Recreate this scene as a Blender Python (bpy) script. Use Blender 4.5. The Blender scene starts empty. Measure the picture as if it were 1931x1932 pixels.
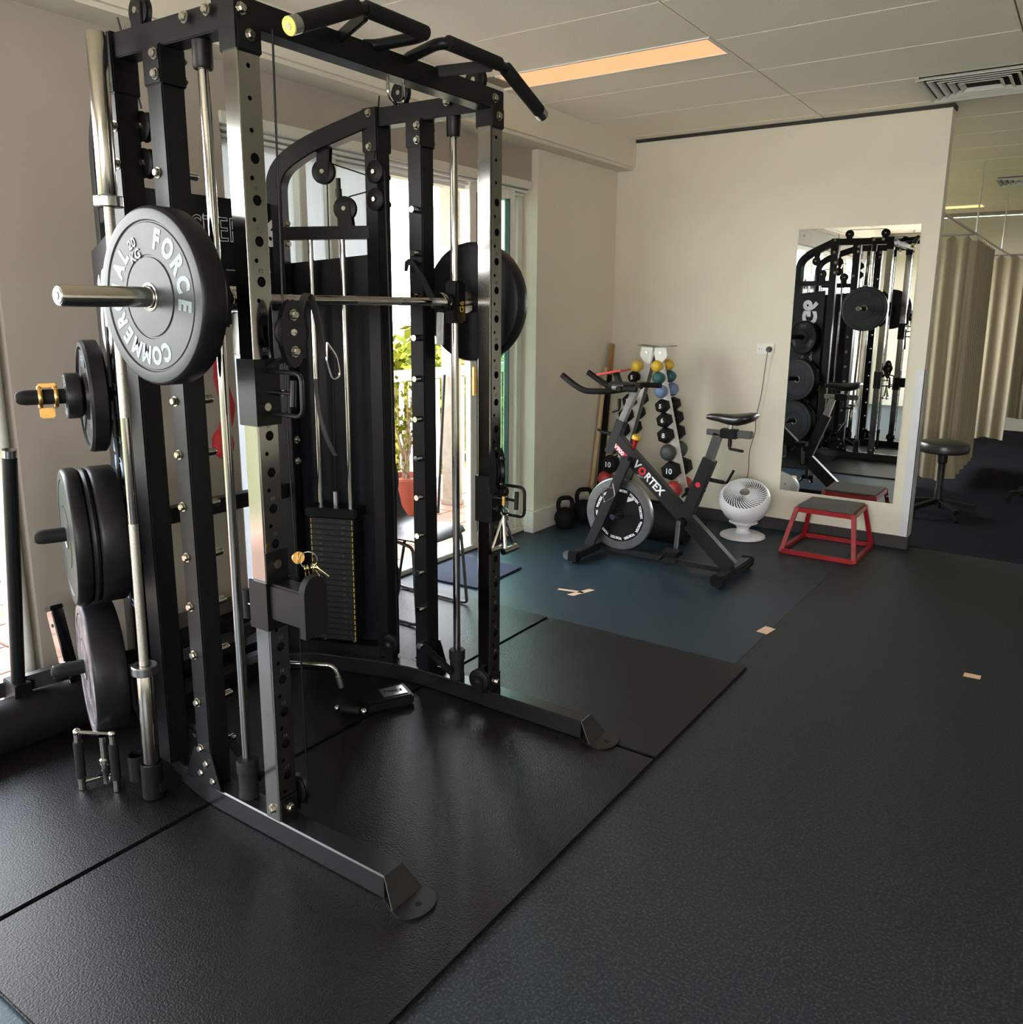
import bpy, bmesh, math, random
from math import pi, sin, cos, tan, radians, atan2, sqrt
from mathutils import Vector as V, Matrix, Quaternion
random.seed(7)
sc = bpy.context.scene
COL = sc.collection

# ------------------------------------------------------------------ camera
cam_d = bpy.data.cameras.new('camera'); cam = bpy.data.objects.new('camera', cam_d); COL.objects.link(cam)
cam_d.sensor_fit = 'HORIZONTAL'; cam_d.sensor_width = 36.0
cam_d.lens = 1571.91 / 1931 * 36.0
cam_d.shift_y = -54.525 / 1931
cam_d.clip_start = 0.02; cam_d.clip_end = 500
_y, _p, _r = -0.604533, -0.206812, 0.0075873
_f = V((sin(_y) * cos(_p), cos(_y) * cos(_p), sin(_p))); _rt = V((cos(_y), -sin(_y), 0)); _up = _rt.cross(_f)
_r2 = cos(_r) * _rt + sin(_r) * _up; _u2 = -sin(_r) * _rt + cos(_r) * _up
_m = Matrix((_r2, _u2, -_f)).transposed().to_4x4(); _m.translation = (0, 0, 1.566)
cam.matrix_world = _m
sc.camera = cam

# ------------------------------------------------------------------ sky, sun, exposure
w = bpy.data.worlds.new('sky'); sc.world = w; w.use_nodes = True
wn = w.node_tree.nodes; wl = w.node_tree.links
bg = wn['Background']
geo = wn.new('ShaderNodeTexCoord'); sep = wn.new('ShaderNodeSeparateXYZ')
rmp = wn.new('ShaderNodeValToRGB'); rmp.color_ramp.elements[0].position = 0.48; rmp.color_ramp.elements[1].position = 0.85
rmp.color_ramp.elements[0].color = (1.0, 0.965, 0.91, 1); rmp.color_ramp.elements[1].color = (0.74, 0.86, 1.0, 1)
mad = wn.new('ShaderNodeMath'); mad.operation = 'MULTIPLY_ADD'; mad.inputs[1].default_value = 0.5; mad.inputs[2].default_value = 0.5
wl.new(geo.outputs['Generated'], sep.inputs[0]); wl.new(sep.outputs['Z'], mad.inputs[0]); wl.new(mad.outputs[0], rmp.inputs[0])
wl.new(rmp.outputs[0], bg.inputs['Color']); bg.inputs['Strength'].default_value = 5.0

sun_d = bpy.data.lights.new('sun', 'SUN'); sun_d.energy = 5.0; sun_d.angle = radians(1.0); sun_d.color = (1.0, 0.93, 0.8)
sun = bpy.data.objects.new('sun', sun_d); COL.objects.link(sun)
sun.rotation_euler = V((0.20, 0.52, -1.0)).to_track_quat('-Z', 'Y').to_euler()

def portal(x, y0, y1, z0, z1):
    d = bpy.data.lights.new('sky_portal', 'AREA'); d.shape = 'RECTANGLE'; d.size = z1 - z0; d.size_y = y1 - y0
    d.cycles.is_portal = True
    o = bpy.data.objects.new('sky_portal', d); COL.objects.link(o)
    o.location = (x, (y0 + y1) / 2, (z0 + z1) / 2)
    o.rotation_euler = V((1, 0, 0)).to_track_quat('-Z', 'Y').to_euler()
    o.rotation_euler = Matrix(((0, 0, -1), (0, 1, 0), (1, 0, 0))).to_euler()   # local -Z looks along +X, local X runs up
portal(-3.36, 3.47, 4.19, 0.05, 2.32)
portal(-3.36, -3.2, 1.40, 0.05, 2.36)
portal(-3.25, 6.7, 12.4, 0.95, 2.28)
pd = bpy.data.lights.new('sky_portal', 'AREA'); pd.shape = 'RECTANGLE'; pd.size = 4.6; pd.size_y = 1.4; pd.cycles.is_portal = True
po = bpy.data.objects.new('sky_portal', pd); COL.objects.link(po); po.location = (0.6, -3.5, 1.69); po.rotation_euler = (radians(90), 0, 0)  # portal of the added fill window behind the viewer

vs = sc.view_settings
vs.view_transform = 'Standard'; vs.look = 'None'; vs.gamma = 1.0; vs.use_curve_mapping = False
vs.exposure = 1.92
sc.cycles.max_bounces = 10; sc.cycles.diffuse_bounces = 6; sc.cycles.glossy_bounces = 6; sc.cycles.transmission_bounces = 8
sc.cycles.sample_clamp_indirect = 6.0
sc.cycles.use_denoising = True

# ------------------------------------------------------------------ materials
MATS = {}
def mat(name, col=(0.5, 0.5, 0.5), rough=0.5, metal=0.0, noise=0.0, nscale=20.0, bump=0.0, bscale=None, col2=None, spec=0.5, emit=None, estr=1.0, coat=0.0, detail=4.0, lo=0.35, hi=0.65, stretch=None):
    if name in MATS: return MATS[name]
    m = bpy.data.materials.new(name); m.use_nodes = True
    n = m.node_tree.nodes; l = m.node_tree.links; b = n['Principled BSDF']
    b.inputs['Base Color'].default_value = (*col, 1); b.inputs['Roughness'].default_value = rough
    b.inputs['Metallic'].default_value = metal; b.inputs['Specular IOR Level'].default_value = spec
    b.inputs['Coat Weight'].default_value = coat
    tc = n.new('ShaderNodeTexCoord')
    src = tc.outputs['Object']
    if stretch:
        mp = n.new('ShaderNodeMapping'); mp.inputs['Scale'].default_value = stretch; l.new(src, mp.inputs[0]); src = mp.outputs[0]
    if col2 is not None or noise:
        c2 = col2 if col2 is not None else tuple(min(1, c * (1 + noise)) for c in col)
        tx = n.new('ShaderNodeTexNoise'); tx.inputs['Scale'].default_value = nscale; tx.inputs['Detail'].default_value = detail
        rp = n.new('ShaderNodeValToRGB'); rp.color_ramp.elements[0].position = lo; rp.color_ramp.elements[1].position = hi
        rp.color_ramp.elements[0].color = (*col, 1); rp.color_ramp.elements[1].color = (*c2, 1)
        l.new(src, tx.inputs[0]); l.new(tx.outputs[0], rp.inputs[0]); l.new(rp.outputs[0], b.inputs['Base Color'])
    if bump:
        bx = n.new('ShaderNodeTexNoise'); bx.inputs['Scale'].default_value = bscale or nscale; bx.inputs['Detail'].default_value = 3
        bp = n.new('ShaderNodeBump'); bp.inputs['Strength'].default_value = bump; bp.inputs['Distance'].default_value = 0.004
        l.new(src, bx.inputs[0]); l.new(bx.outputs[0], bp.inputs['Height']); l.new(bp.outputs[0], b.inputs['Normal'])
    if emit is not None:
        b.inputs['Emission Color'].default_value = (*emit, 1); b.inputs['Emission Strength'].default_value = estr
    MATS[name] = m
    return m

mat('black_paint', (0.004, 0.0042, 0.005), 0.36, noise=0.5, nscale=60, bump=0.03, bscale=500, spec=0.22)
mat('black_gloss', (0.006, 0.006, 0.0065), 0.27, noise=0.4, nscale=60, bump=0.02, bscale=400, spec=0.55)
mat('black_matte', (0.004, 0.004, 0.0043), 0.65, noise=0.4, nscale=40, spec=0.18)
mat('black_plastic', (0.004, 0.004, 0.0045), 0.42, noise=0.3, nscale=30, spec=0.22)
mat('shroud', (0.005, 0.006, 0.008), 0.3, noise=0.3, nscale=10, spec=0.25)
mat('chrome', (0.46, 0.45, 0.43), 0.09, 1.0, noise=0.08, nscale=8)
mat('post_steel', (0.32, 0.31, 0.29), 0.12, 1.0, noise=0.15, nscale=6, stretch=(1, 1, 0.3))
mat('brushed', (0.34, 0.34, 0.34), 0.28, 1.0, noise=0.15, nscale=40)
mat('bolt', (0.42, 0.40, 0.35), 0.22, 1.0, noise=0.1, nscale=50)
mat('knurl', (0.34, 0.32, 0.29), 0.42, 1.0, noise=0.4, nscale=300, bump=0.3, bscale=700)
mat('sleeve', (0.42, 0.40, 0.36), 0.16, 1.0, noise=0.1, nscale=30)
mat('bumper', (0.006, 0.006, 0.007), 0.38, noise=0.6, nscale=25, bump=0.05, bscale=80, spec=0.2)
mat('bumper_face', (0.022, 0.026, 0.028), 0.38, noise=0.5, nscale=9, bump=0.04, bscale=60, spec=0.24)
mat('plate_print', (0.15, 0.19, 0.21), 0.5, noise=0.2, nscale=60)
mat('white_print', (0.72, 0.74, 0.76), 0.5, noise=0.1, nscale=40)
mat('blue_print', (0.30, 0.42, 0.60), 0.5, noise=0.1, nscale=40)
mat('rubber_grip', (0.005, 0.005, 0.0055), 0.7, spec=0.2, noise=0.4, nscale=90, bump=0.1, bscale=300)
mat('gold', (0.85, 0.50, 0.16), 0.25, 1.0, noise=0.15, nscale=30)
mat('yellow_cap', (0.62, 0.68, 0.10), 0.45, noise=0.1, nscale=30)
mat('mat_rubber', (0.0036, 0.0031, 0.0035), 0.41, col2=(0.0125, 0.0110, 0.0120), nscale=150, bump=0.40, bscale=170, spec=0.25, lo=0.47, hi=0.70, detail=6)
mat('floor_rubber', (0.0095, 0.023, 0.037), 0.46, col2=(0.034, 0.050, 0.064), nscale=130, bump=0.25, bscale=160, detail=6, spec=0.35, lo=0.48, hi=0.74)
mat('floor_rubber_grey', (0.0095, 0.0140, 0.0175), 0.50, col2=(0.046, 0.051, 0.053), nscale=130, bump=0.25, bscale=160, detail=6, spec=0.3, lo=0.48, hi=0.74)
mat('carpet', (0.005, 0.006, 0.010), 0.95, col2=(0.013, 0.015, 0.020), nscale=350, bump=0.6, bscale=400, spec=0.1)
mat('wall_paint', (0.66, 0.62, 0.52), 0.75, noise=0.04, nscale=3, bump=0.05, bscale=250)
mat('wall_paint_backlit', (0.36, 0.32, 0.28), 0.75, noise=0.04, nscale=3, bump=0.05, bscale=250)  # wall paint darkened so its colour carries the backlit shade
mat('ceiling_tile', (0.92, 0.865, 0.75), 0.9, col2=(0.78, 0.72, 0.61), nscale=160, bump=0.25, bscale=170, lo=0.5, hi=0.7)
mat('ceiling_grid', (0.30, 0.27, 0.22), 0.7, noise=0.1, nscale=20)
mat('trim_dark', (0.018, 0.014, 0.016), 0.6, noise=0.2, nscale=20)
mat('white_paint', (0.72, 0.71, 0.68), 0.5, noise=0.05, nscale=6)
mat('frame_alu', (0.62, 0.62, 0.55), 0.42, noise=0.06, nscale=6)
mat('seal', (0.03, 0.035, 0.035), 0.6, noise=0.1, nscale=20)
mat('alu', (0.62, 0.62, 0.62), 0.3, 0.9, noise=0.08, nscale=20)
mat('terracotta', (0.30, 0.14, 0.09), 0.55, noise=0.25, nscale=12, bump=0.05, bscale=60)
mat('grout', (0.20, 0.14, 0.11), 0.9, noise=0.2, nscale=60)
mat('concrete', (0.30, 0.26, 0.21), 0.85, noise=0.2, nscale=14, bump=0.2, bscale=50)
mat('red_pot', (0.20, 0.042, 0.025), 0.45, noise=0.4, nscale=7)
mat('bark', (0.16, 0.11, 0.07), 0.85, noise=0.4, nscale=40)
mat('leaf', (0.045, 0.058, 0.005), 0.8, col2=(0.13, 0.12, 0.010), nscale=3, spec=0.05)
mat('leaf_dark', (0.025, 0.04, 0.006), 0.8, spec=0.05, col2=(0.08, 0.09, 0.014), nscale=3)
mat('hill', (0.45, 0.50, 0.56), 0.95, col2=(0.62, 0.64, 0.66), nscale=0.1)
mat('house', (0.80, 0.78, 0.74), 0.8, noise=0.1, nscale=1)
mat('red_paint', (0.25, 0.006, 0.010), 0.38, noise=0.25, nscale=20, spec=0.5)
mat('step_top', (0.055, 0.045, 0.038), 0.7, noise=0.4, nscale=120, bump=0.2, bscale=200)
mat('fan_white', (0.74, 0.73, 0.76), 0.35, noise=0.03, nscale=8)
mat('curtain', (0.31, 0.27, 0.185), 0.85, noise=0.10, nscale=60, bump=0.08, bscale=400)
mat('wood', (0.30, 0.155, 0.06), 0.55, col2=(0.42, 0.24, 0.10), nscale=14, stretch=(6, 6, 0.6))
mat('wood_light', (0.52, 0.37, 0.19), 0.55, col2=(0.60, 0.45, 0.26), nscale=14, stretch=(6, 6, 0.6))
mat('tape', (0.68, 0.44, 0.30), 0.6, noise=0.1, nscale=60)
mat('doormat', (0.008, 0.014, 0.036), 0.9, noise=0.6, nscale=160, bump=0.5, bscale=260)
mat('yellow_vinyl', (0.58, 0.36, 0.03), 0.45, noise=0.15, nscale=20)
mat('green_vinyl', (0.015, 0.085, 0.085), 0.45, noise=0.2, nscale=20)
mat('blue_vinyl', (0.13, 0.18, 0.36), 0.45, noise=0.2, nscale=20)
mat('grey_vinyl', (0.045, 0.050, 0.052), 0.5, noise=0.2, nscale=20)
mat('red_vinyl', (0.34, 0.03, 0.035), 0.45, noise=0.3, nscale=20)
mat('rack_white', (0.68, 0.66, 0.63), 0.4, noise=0.05, nscale=10)
mat('grey_metal', (0.10, 0.10, 0.10), 0.4, 0.6, noise=0.1, nscale=20)
mat('bike_frame', (0.009, 0.009, 0.010), 0.38, noise=0.3, nscale=30, spec=0.4)
mat('decal_red', (0.50, 0.02, 0.03), 0.4, noise=0.1, nscale=20)
mat('seat_vinyl', (0.010, 0.010, 0.011), 0.3, noise=0.3, nscale=30, bump=0.05, bscale=60)
mat('chair_seat', (0.045, 0.050, 0.070), 0.4, noise=0.2, nscale=20)
mat('red_fabric', (0.30, 0.015, 0.02), 0.85, noise=0.4, nscale=60, bump=0.4, bscale=150)
mat('strap', (0.010, 0.010, 0.010), 0.6, noise=0.4, nscale=60, bump=0.2, bscale=200)
mat('lamp_panel', (0.22, 0.12, 0.07), 0.6, noise=0.02, nscale=4, emit=(1.0, 0.46, 0.22), estr=0.31)
mat('lamp_far', (0.3, 0.2, 0.1), 0.6, noise=0.02, nscale=4, emit=(1.0, 0.58, 0.22), estr=0.45)
mat('weight_iron', (0.003, 0.003, 0.0033), 0.45, noise=0.4, nscale=40)
mat('plug', (0.05, 0.045, 0.04), 0.5, noise=0.1, nscale=20)
mat('exit_green', (0.02, 0.45, 0.16), 0.5, noise=0.05, nscale=10, emit=(0.05, 0.9, 0.35), estr=0.7)

def glass_mat(name, tint, alpha, rough=0.0):
    m = bpy.data.materials.new(name); m.use_nodes = True; n = m.node_tree.nodes; l = m.node_tree.links
    for x in list(n): n.remove(x)
    o = n.new('ShaderNodeOutputMaterial'); mx = n.new('ShaderNodeMixShader'); t = n.new('ShaderNodeBsdfTransparent'); g = n.new('ShaderNodeBsdfGlossy')
    t.inputs[0].default_value = (*tint, 1); g.inputs['Roughness'].default_value = rough
    mx.inputs[0].default_value = 0.07; l.new(t.outputs[0], mx.inputs[1]); l.new(g.outputs[0], mx.inputs[2]); l.new(mx.outputs[0], o.inputs[0])
    MATS[name] = m
glass_mat('glass_green', (0.72, 0.86, 0.80), 0.3)
def frosted(name, col, tr):
    m = bpy.data.materials.new(name); m.use_nodes = True; n = m.node_tree.nodes; l = m.node_tree.links
    for x in list(n): n.remove(x)
    o = n.new('ShaderNodeOutputMaterial'); mx = n.new('ShaderNodeMixShader'); t = n.new('ShaderNodeBsdfTranslucent'); d = n.new('ShaderNodeBsdfDiffuse')
    tx = n.new('ShaderNodeTexNoise'); tx.inputs['Scale'].default_value = 5; rp = n.new('ShaderNodeValToRGB')
    rp.color_ramp.elements[0].color = (*[c * 0.85 for c in col], 1); rp.color_ramp.elements[1].color = (*col, 1)
    l.new(tx.outputs[0], rp.inputs[0]); l.new(rp.outputs[0], t.inputs[0]); l.new(rp.outputs[0], d.inputs[0])
    mx.inputs[0].default_value = tr; l.new(d.outputs[0], mx.inputs[1]); l.new(t.outputs[0], mx.inputs[2]); l.new(mx.outputs[0], o.inputs[0])
    MATS[name] = m
frosted('frosted_glass', (0.62, 0.64, 0.66), 0.6)
m = mat('mirror', (0.80, 0.84, 0.82), 0.0, 1.0)
m = mat('acrylic', (0.62, 0.64, 0.68), 0.15, 0.0, noise=0.03, nscale=10, spec=0.8)

# ------------------------------------------------------------------ mesh builder
class G:
    def __init__(s): s.v = []; s.f = []
    def add(s, vs, fs):
        k = len(s.v); s.v += [V(a) for a in vs]; s.f += [tuple(i + k for i in f) for f in fs]; return s
    def box(s, c, d, rz=0.0, bev=0.0, rot=None):
        """centre, full size"""
        bm = bmesh.new(); bmesh.ops.create_cube(bm, size=1.0)
        bmesh.ops.scale(bm, vec=V(d), verts=bm.verts)
        if bev: bmesh.ops.bevel(bm, geom=list(bm.edges), offset=bev, segments=2, affect='EDGES')
        M = (rot.to_4x4() if rot else Matrix.Rotation(rz, 4, 'Z')); M = Matrix.Translation(V(c)) @ M
        bmesh.ops.transform(bm, matrix=M, verts=bm.verts)
        bm.verts.index_update(); s.add([a.co.copy() for a in bm.verts], [[q.index for q in f.verts] for f in bm.faces]); bm.free(); return s
    def span(s, a, b, bev=0.0):
        a = V(a); b = V(b); return s.box((a + b) / 2, [abs(q) for q in (b - a)], bev=bev)
    def bar(s, a, b, w, h, up=(0, 0, 1), bev=0.003):
        """rectangular bar a->b; w across, h along up"""
        a = V(a); b = V(b); d = b - a; L = d.length; d.normalize(); u = V(up); r = d.cross(u)
        if r.length < 1e-4: r = d.cross(V((1, 0, 0)))
        r.normalize(); u = r.cross(d)
        return s.box((a + b) / 2, (L, w, h), bev=bev, rot=Matrix((d, r, u)).transposed() if True else None)
    def cyl(s, a, b, r, r2=None, n=16, cap=True):
        a = V(a); b = V(b); r2 = r if r2 is None else r2
        d = (b - a).normalized(); x = d.orthogonal().normalized(); y = d.cross(x); k = len(s.v)
        for i in range(n):
            t = 2 * pi * i / n; q = x * cos(t) + y * sin(t); s.v += [a + q * r, b + q * r2]
        for i in range(n):
            j = (i + 1) % n; s.f.append((k + 2 * i, k + 2 * j, k + 2 * j + 1, k + 2 * i + 1))
        if cap:
            s.f.append(tuple(k + 2 * i for i in range(n))[::-1]); s.f.append(tuple(k + 2 * i + 1 for i in range(n)))
        return s
    def lathe(s, prof, o=(0, 0, 0), ax=(0, 0, 1), n=32, closed=False):
        """prof: (radius, distance along axis)"""
        o = V(o); d = V(ax).normalized(); x = d.orthogonal().normalized(); y = d.cross(x); k = len(s.v); m = len(prof)
        for i in range(n):
            t = 2 * pi * i / n; q = x * cos(t) + y * sin(t)
            for (r, h) in prof: s.v.append(o + q * r + d * h)
        for i in range(n):
            j = (i + 1) % n
            for a in range(m - 1 + (1 if closed else 0)):
                b = (a + 1) % m
                if prof[a][0] < 1e-6 and prof[b][0] < 1e-6: continue
                s.f.append((k + i * m + a, k + j * m + a, k + j * m + b, k + i * m + b))
        return s
    def frames(s, pts, closed=False):
        P = [V(p) for p in pts]; n = len(P); T = []
        for i in range(n):
            if closed: t = P[(i + 1) % n] - P[i - 1]
            else: t = P[min(i + 1, n - 1)] - P[max(i - 1, 0)]
            T.append(t.normalized())
        N = [T[0].orthogonal().normalized()]
        for i in range(1, n):
            q = T[i - 1].rotation_difference(T[i]); N.append((q @ N[-1]).normalized())
        return P, T, N
    def tube(s, pts, r, n=10, closed=False, cap=True):
        P, T, N = s.frames(pts, closed); k = len(s.v); m = len(P)
        for i in range(m):
            B = T[i].cross(N[i]); ri = r[i] if isinstance(r, (list, tuple)) else r
            for j in range(n):
                t = 2 * pi * j / n; s.v.append(P[i] + (N[i] * cos(t) + B * sin(t)) * ri)
        for i in range(m - (0 if closed else 1)):
            q = (i + 1) % m
            for j in range(n):
                e = (j + 1) % n; s.f.append((k + i * n + j, k + i * n + e, k + q * n + e, k + q * n + j))
        if cap and not closed:
            s.f.append(tuple(k + j for j in range(n))[::-1]); s.f.append(tuple(k + (m - 1) * n + j for j in range(n)))
        return s
    def sweep(s, pts, w, h, up=(0, 0, 1), c=0.004):
        """rectangular section swept along pts; section width w across, h along up"""
        P = [V(p) for p in pts]; m = len(P); k = len(s.v)
        sec = [(-w / 2 + c, -h / 2), (w / 2 - c, -h / 2), (w / 2, -h / 2 + c), (w / 2, h / 2 - c), (w / 2 - c, h / 2), (-w / 2 + c, h / 2), (-w / 2, h / 2 - c), (-w / 2, -h / 2 + c)]
        n = len(sec); up = V(up)
        for i in range(m):
            t = (P[min(i + 1, m - 1)] - P[max(i - 1, 0)]).normalized(); r = t.cross(up).normalized(); u = r.cross(t)
            for a, b in sec: s.v.append(P[i] + r * a + u * b)
        for i in range(m - 1):
            for j in range(n):
                e = (j + 1) % n; s.f.append((k + i * n + j, k + i * n + e, k + (i + 1) * n + e, k + (i + 1) * n + j))
        s.f.append(tuple(k + j for j in range(n))[::-1]); s.f.append(tuple(k + (m - 1) * n + j for j in range(n)))
        return s
    def prism(s, poly, vec):
        k = len(s.v); n = len(poly); vec = V(vec)
        s.v += [V(p) for p in poly] + [V(p) + vec for p in poly]
        s.f.append(tuple(range(k, k + n))[::-1]); s.f.append(tuple(range(k + n, k + 2 * n)))
        for i in range(n):
            j = (i + 1) % n; s.f.append((k + i, k + j, k + n + j, k + n + i))
        return s
    def ball(s, c, r, sc=(1, 1, 1), nu=16, nv=10, rot=None):
        k = len(s.v); c = V(c)
        for i in range(nv + 1):
            ph = pi * i / nv
            for j in range(nu):
                th = 2 * pi * j / nu; q = V((r * sc[0] * sin(ph) * cos(th), r * sc[1] * sin(ph) * sin(th), r * sc[2] * cos(ph)))
                if rot: q = rot @ q
                s.v.append(c + q)
        for i in range(nv):
            for j in range(nu):
                e = (j + 1) % nu; s.f.append((k + i * nu + j, k + (i + 1) * nu + j, k + (i + 1) * nu + e, k + i * nu + e))
        return s
    def mesh(s, off=None, angle=35):
        me = bpy.data.meshes.new('m'); o = V(off) if off else V((0, 0, 0))
        bm = bmesh.new(); vv = [bm.verts.new(a - o) for a in s.v]
        for f in s.f:
            if len(set(f)) > 2:
                try: bm.faces.new([vv[i] for i in f])
                except ValueError: pass
        bmesh.ops.remove_doubles(bm, verts=bm.verts, dist=1e-5)
        bmesh.ops.recalc_face_normals(bm, faces=bm.faces)
        for f in bm.faces: f.smooth = True
        bm.to_mesh(me); bm.free(); me.set_sharp_from_angle(angle=radians(angle)); return me
    def build(s, name, material, parent=None, world=True, angle=35):
        off = wloc(parent) if (parent and world) else None
        return obj(name, s.mesh(off, angle), material, parent)
def wloc(o):
    p = V((0, 0, 0))
    while o: p += o.location; o = o.parent
    return p
def obj(name, me, material, parent=None, loc=None):
    o = bpy.data.objects.new(name, me); COL.objects.link(o); me.name = name
    if material and not me.materials: me.materials.append(MATS[material] if isinstance(material, str) else material)
    if parent: o.parent = parent
    if loc is not None: o.location = loc
    return o
def tag(o, label, cat, group=None):
    o['label'] = label; o['category'] = cat
    if group: o['group'] = group
    return o
def thing(name, label, cat, loc=(0, 0, 0), rz=0.0, group=None):
    o = bpy.data.objects.new(name, None); COL.objects.link(o); o.location = loc; o.rotation_euler = (0, 0, rz); o.empty_display_size = 0.1
    return tag(o, label, cat, group)
def struct(o): o['kind'] = 'structure'; return o
def copy_tree(o, parent=None):
    c = o.copy(); COL.objects.link(c); c.parent = parent
    for ch in list(o.children): copy_tree(ch, c)
    return c
def inst(src, name, parent, loc, rot=None, world=True):
    """a copy of a one-mesh part sharing its mesh, placed under parent"""
    o = bpy.data.objects.new(name, src); COL.objects.link(o); o.parent = parent
    o.location = V(loc) - (wloc(parent) if world else V((0, 0, 0)))
    if rot is not None: o.rotation_euler = rot
    return o
def proto(g, material, angle=35):
    me = g.mesh(None, angle); me.materials.append(MATS[material]); return me

def text(name, body, size, M, material, parent=None, bold=0.0, ext=0.0008, align='CENTER', outline=0.0, world=True, sx=1.0):
    """flat lettering as real mesh; M maps text plane (x right, y up, z out) to the world"""
    cu = bpy.data.curves.new(name, 'FONT'); cu.body = body; cu.size = size; cu.align_x = align; cu.align_y = 'CENTER'
    cu.offset = bold; cu.resolution_u = 3
    if outline:
        cu.fill_mode = 'NONE'; cu.bevel_depth = outline; cu.bevel_resolution = 0
    else: cu.extrude = ext
    t = bpy.data.objects.new(name, cu); COL.objects.link(t)
    dg = bpy.context.evaluated_depsgraph_get(); me = bpy.data.meshes.new_from_object(t.evaluated_get(dg))
    bpy.data.objects.remove(t); bpy.data.curves.remove(cu)
    off = wloc(parent) if (parent and world) else V((0, 0, 0))
    me.transform(Matrix.Diagonal((sx, 1, 1, 1))); me.transform(Matrix.Translation(-off) @ M); me.materials.clear(); me.materials.append(MATS[material])
    return obj(name, me, None, parent)
def plane_m(o, x, y):
    x = V(x).normalized(); y = V(y).normalized(); z = x.cross(y)
    m = Matrix((x, y, z)).transposed().to_4x4(); m.translation = V(o); return m
def arc(c, r, a0, a1, n, u, v):
    c = V(c); u = V(u); v = V(v)
    return [c + u * r * cos(a0 + (a1 - a0) * i / n) + v * r * sin(a0 + (a1 - a0) * i / n) for i in range(n + 1)]
def rounded(pts, r, n=5):
    """polyline with rounded corners"""
    P = [V(p) for p in pts]; out = [P[0]]
    for i in range(1, len(P) - 1):
        a, b, c = P[i - 1], P[i], P[i + 1]; d1 = (a - b); d2 = (c - b); rr = min(r, d1.length * .49, d2.length * .49)
        p0 = b + d1.normalized() * rr; p1 = b + d2.normalized() * rr
        for k in range(n + 1):
            t = k / n; out.append(p0 * (1 - t) ** 2 + b * 2 * t * (1 - t) + p1 * t ** 2)
    out.append(P[-1]); return out
# ================================================================== the room
XW = -3.20      # inner face of the window wall
YM = 5.95       # face of the mirror wall
ZC = 2.80       # ceiling
Y0, Y1, X1 = -3.4, 13.0, 3.6

# floors: two rubber rolls with a seam, then carpet beyond the mirror wall
fl = struct(G().span((XW - 0.05, Y0, -0.12), (-1.165, 6.02, 0)).build('floor', 'floor_rubber'))
struct(G().span((-1.160, Y0, -0.12), (X1, 6.02, 0)).build('floor_grey_roll', 'floor_rubber_grey'))
struct(G().span((XW - 0.1, 6.02, -0.12), (X1, Y1, 0.001)).build('floor_carpet', 'carpet'))

# window wall: solid pieces around the two openings (window y<1.45, doors 2.40..4.76)
def wallbox(name, a, b, m='wall_paint'): return struct(G().span(a, b).build(name, m))
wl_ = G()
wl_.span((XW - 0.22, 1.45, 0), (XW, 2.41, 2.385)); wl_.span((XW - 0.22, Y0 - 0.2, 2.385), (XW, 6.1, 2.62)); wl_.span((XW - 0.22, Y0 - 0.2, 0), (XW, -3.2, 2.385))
struct(wl_.build('wall_left', 'wall_paint_backlit'))
wallbox('wall_left_pier', (XW - 0.22, 4.84, 0), (XW + 0.05, 6.02, 2.62))
struct(G().span((XW - 0.22, Y0, 2.585), (-3.0, YM + 0.1, ZC + 0.1), bev=0.02).build('ceiling_bulkhead', 'wall_paint'))
bs = struct(G().span((XW - 0.01, 4.80, 0), (XW + 0.072, 5.95, 0.155), bev=0.004).build('baseboard_left', 'white_paint'))
# mirror wall
wallbox('wall_back', (XW - 0.1, YM, 0), (-0.885, YM + 0.12, ZC - 0.022))
struct(G().span((-3.0, YM - 0.012, ZC - 0.024), (-0.875, YM + 0.13, ZC + 0.0), bev=0.002).build('trim_1', 'trim_dark'))
struct(G().span((XW + 0.05, YM - 0.012, 0), (-0.875, YM + 0.132, 0.085), bev=0.003).build('baseboard_back', 'trim_dark'))
cg = struct(G().span((-0.935, YM - 0.004, 0.085), (-0.878, YM, 1.20)).span((-0.885, YM - 0.004, 0.085), (-0.879, YM + 0.122, 1.20)).build('trim_2', 'acrylic'))
# rest of the shell
wallbox('wall_right', (X1, Y0 - 0.2, 0), (X1 + 0.1, Y1 + 0.1, ZC))
FILL_WIN = (-1.7, 2.9, 1.0, 2.38)  # unseen window opening behind the viewer, added for fill light
struct(G().span((XW - 0.2, Y0 - 0.2, 0), (X1, Y0, FILL_WIN[2])).span((XW - 0.2, Y0 - 0.2, FILL_WIN[3]), (X1, Y0, ZC)).span((XW - 0.2, Y0 - 0.2, FILL_WIN[2]), (FILL_WIN[0], Y0, FILL_WIN[3])).span((FILL_WIN[1], Y0 - 0.2, FILL_WIN[2]), (X1, Y0, FILL_WIN[3])).build('wall_front', 'wall_paint'))
wallbox('wall_far', (XW - 0.1, Y1, 0), (X1, Y1 + 0.1, ZC))
struct(G().span((XW - 0.1, YM + 0.12, 0), (XW, Y1, 0.9)).span((XW - 0.1, YM + 0.12, 2.3), (XW, Y1, ZC)).span((XW - 0.1, YM + 0.12, 0.9), (XW, 6.65, 2.3)).span((XW - 0.1, 12.45, 0.9), (XW, Y1, 2.3)).build('wall_left_far', 'wall_paint'))  # unseen window opening added to brighten the area beyond the mirror wall

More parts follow.
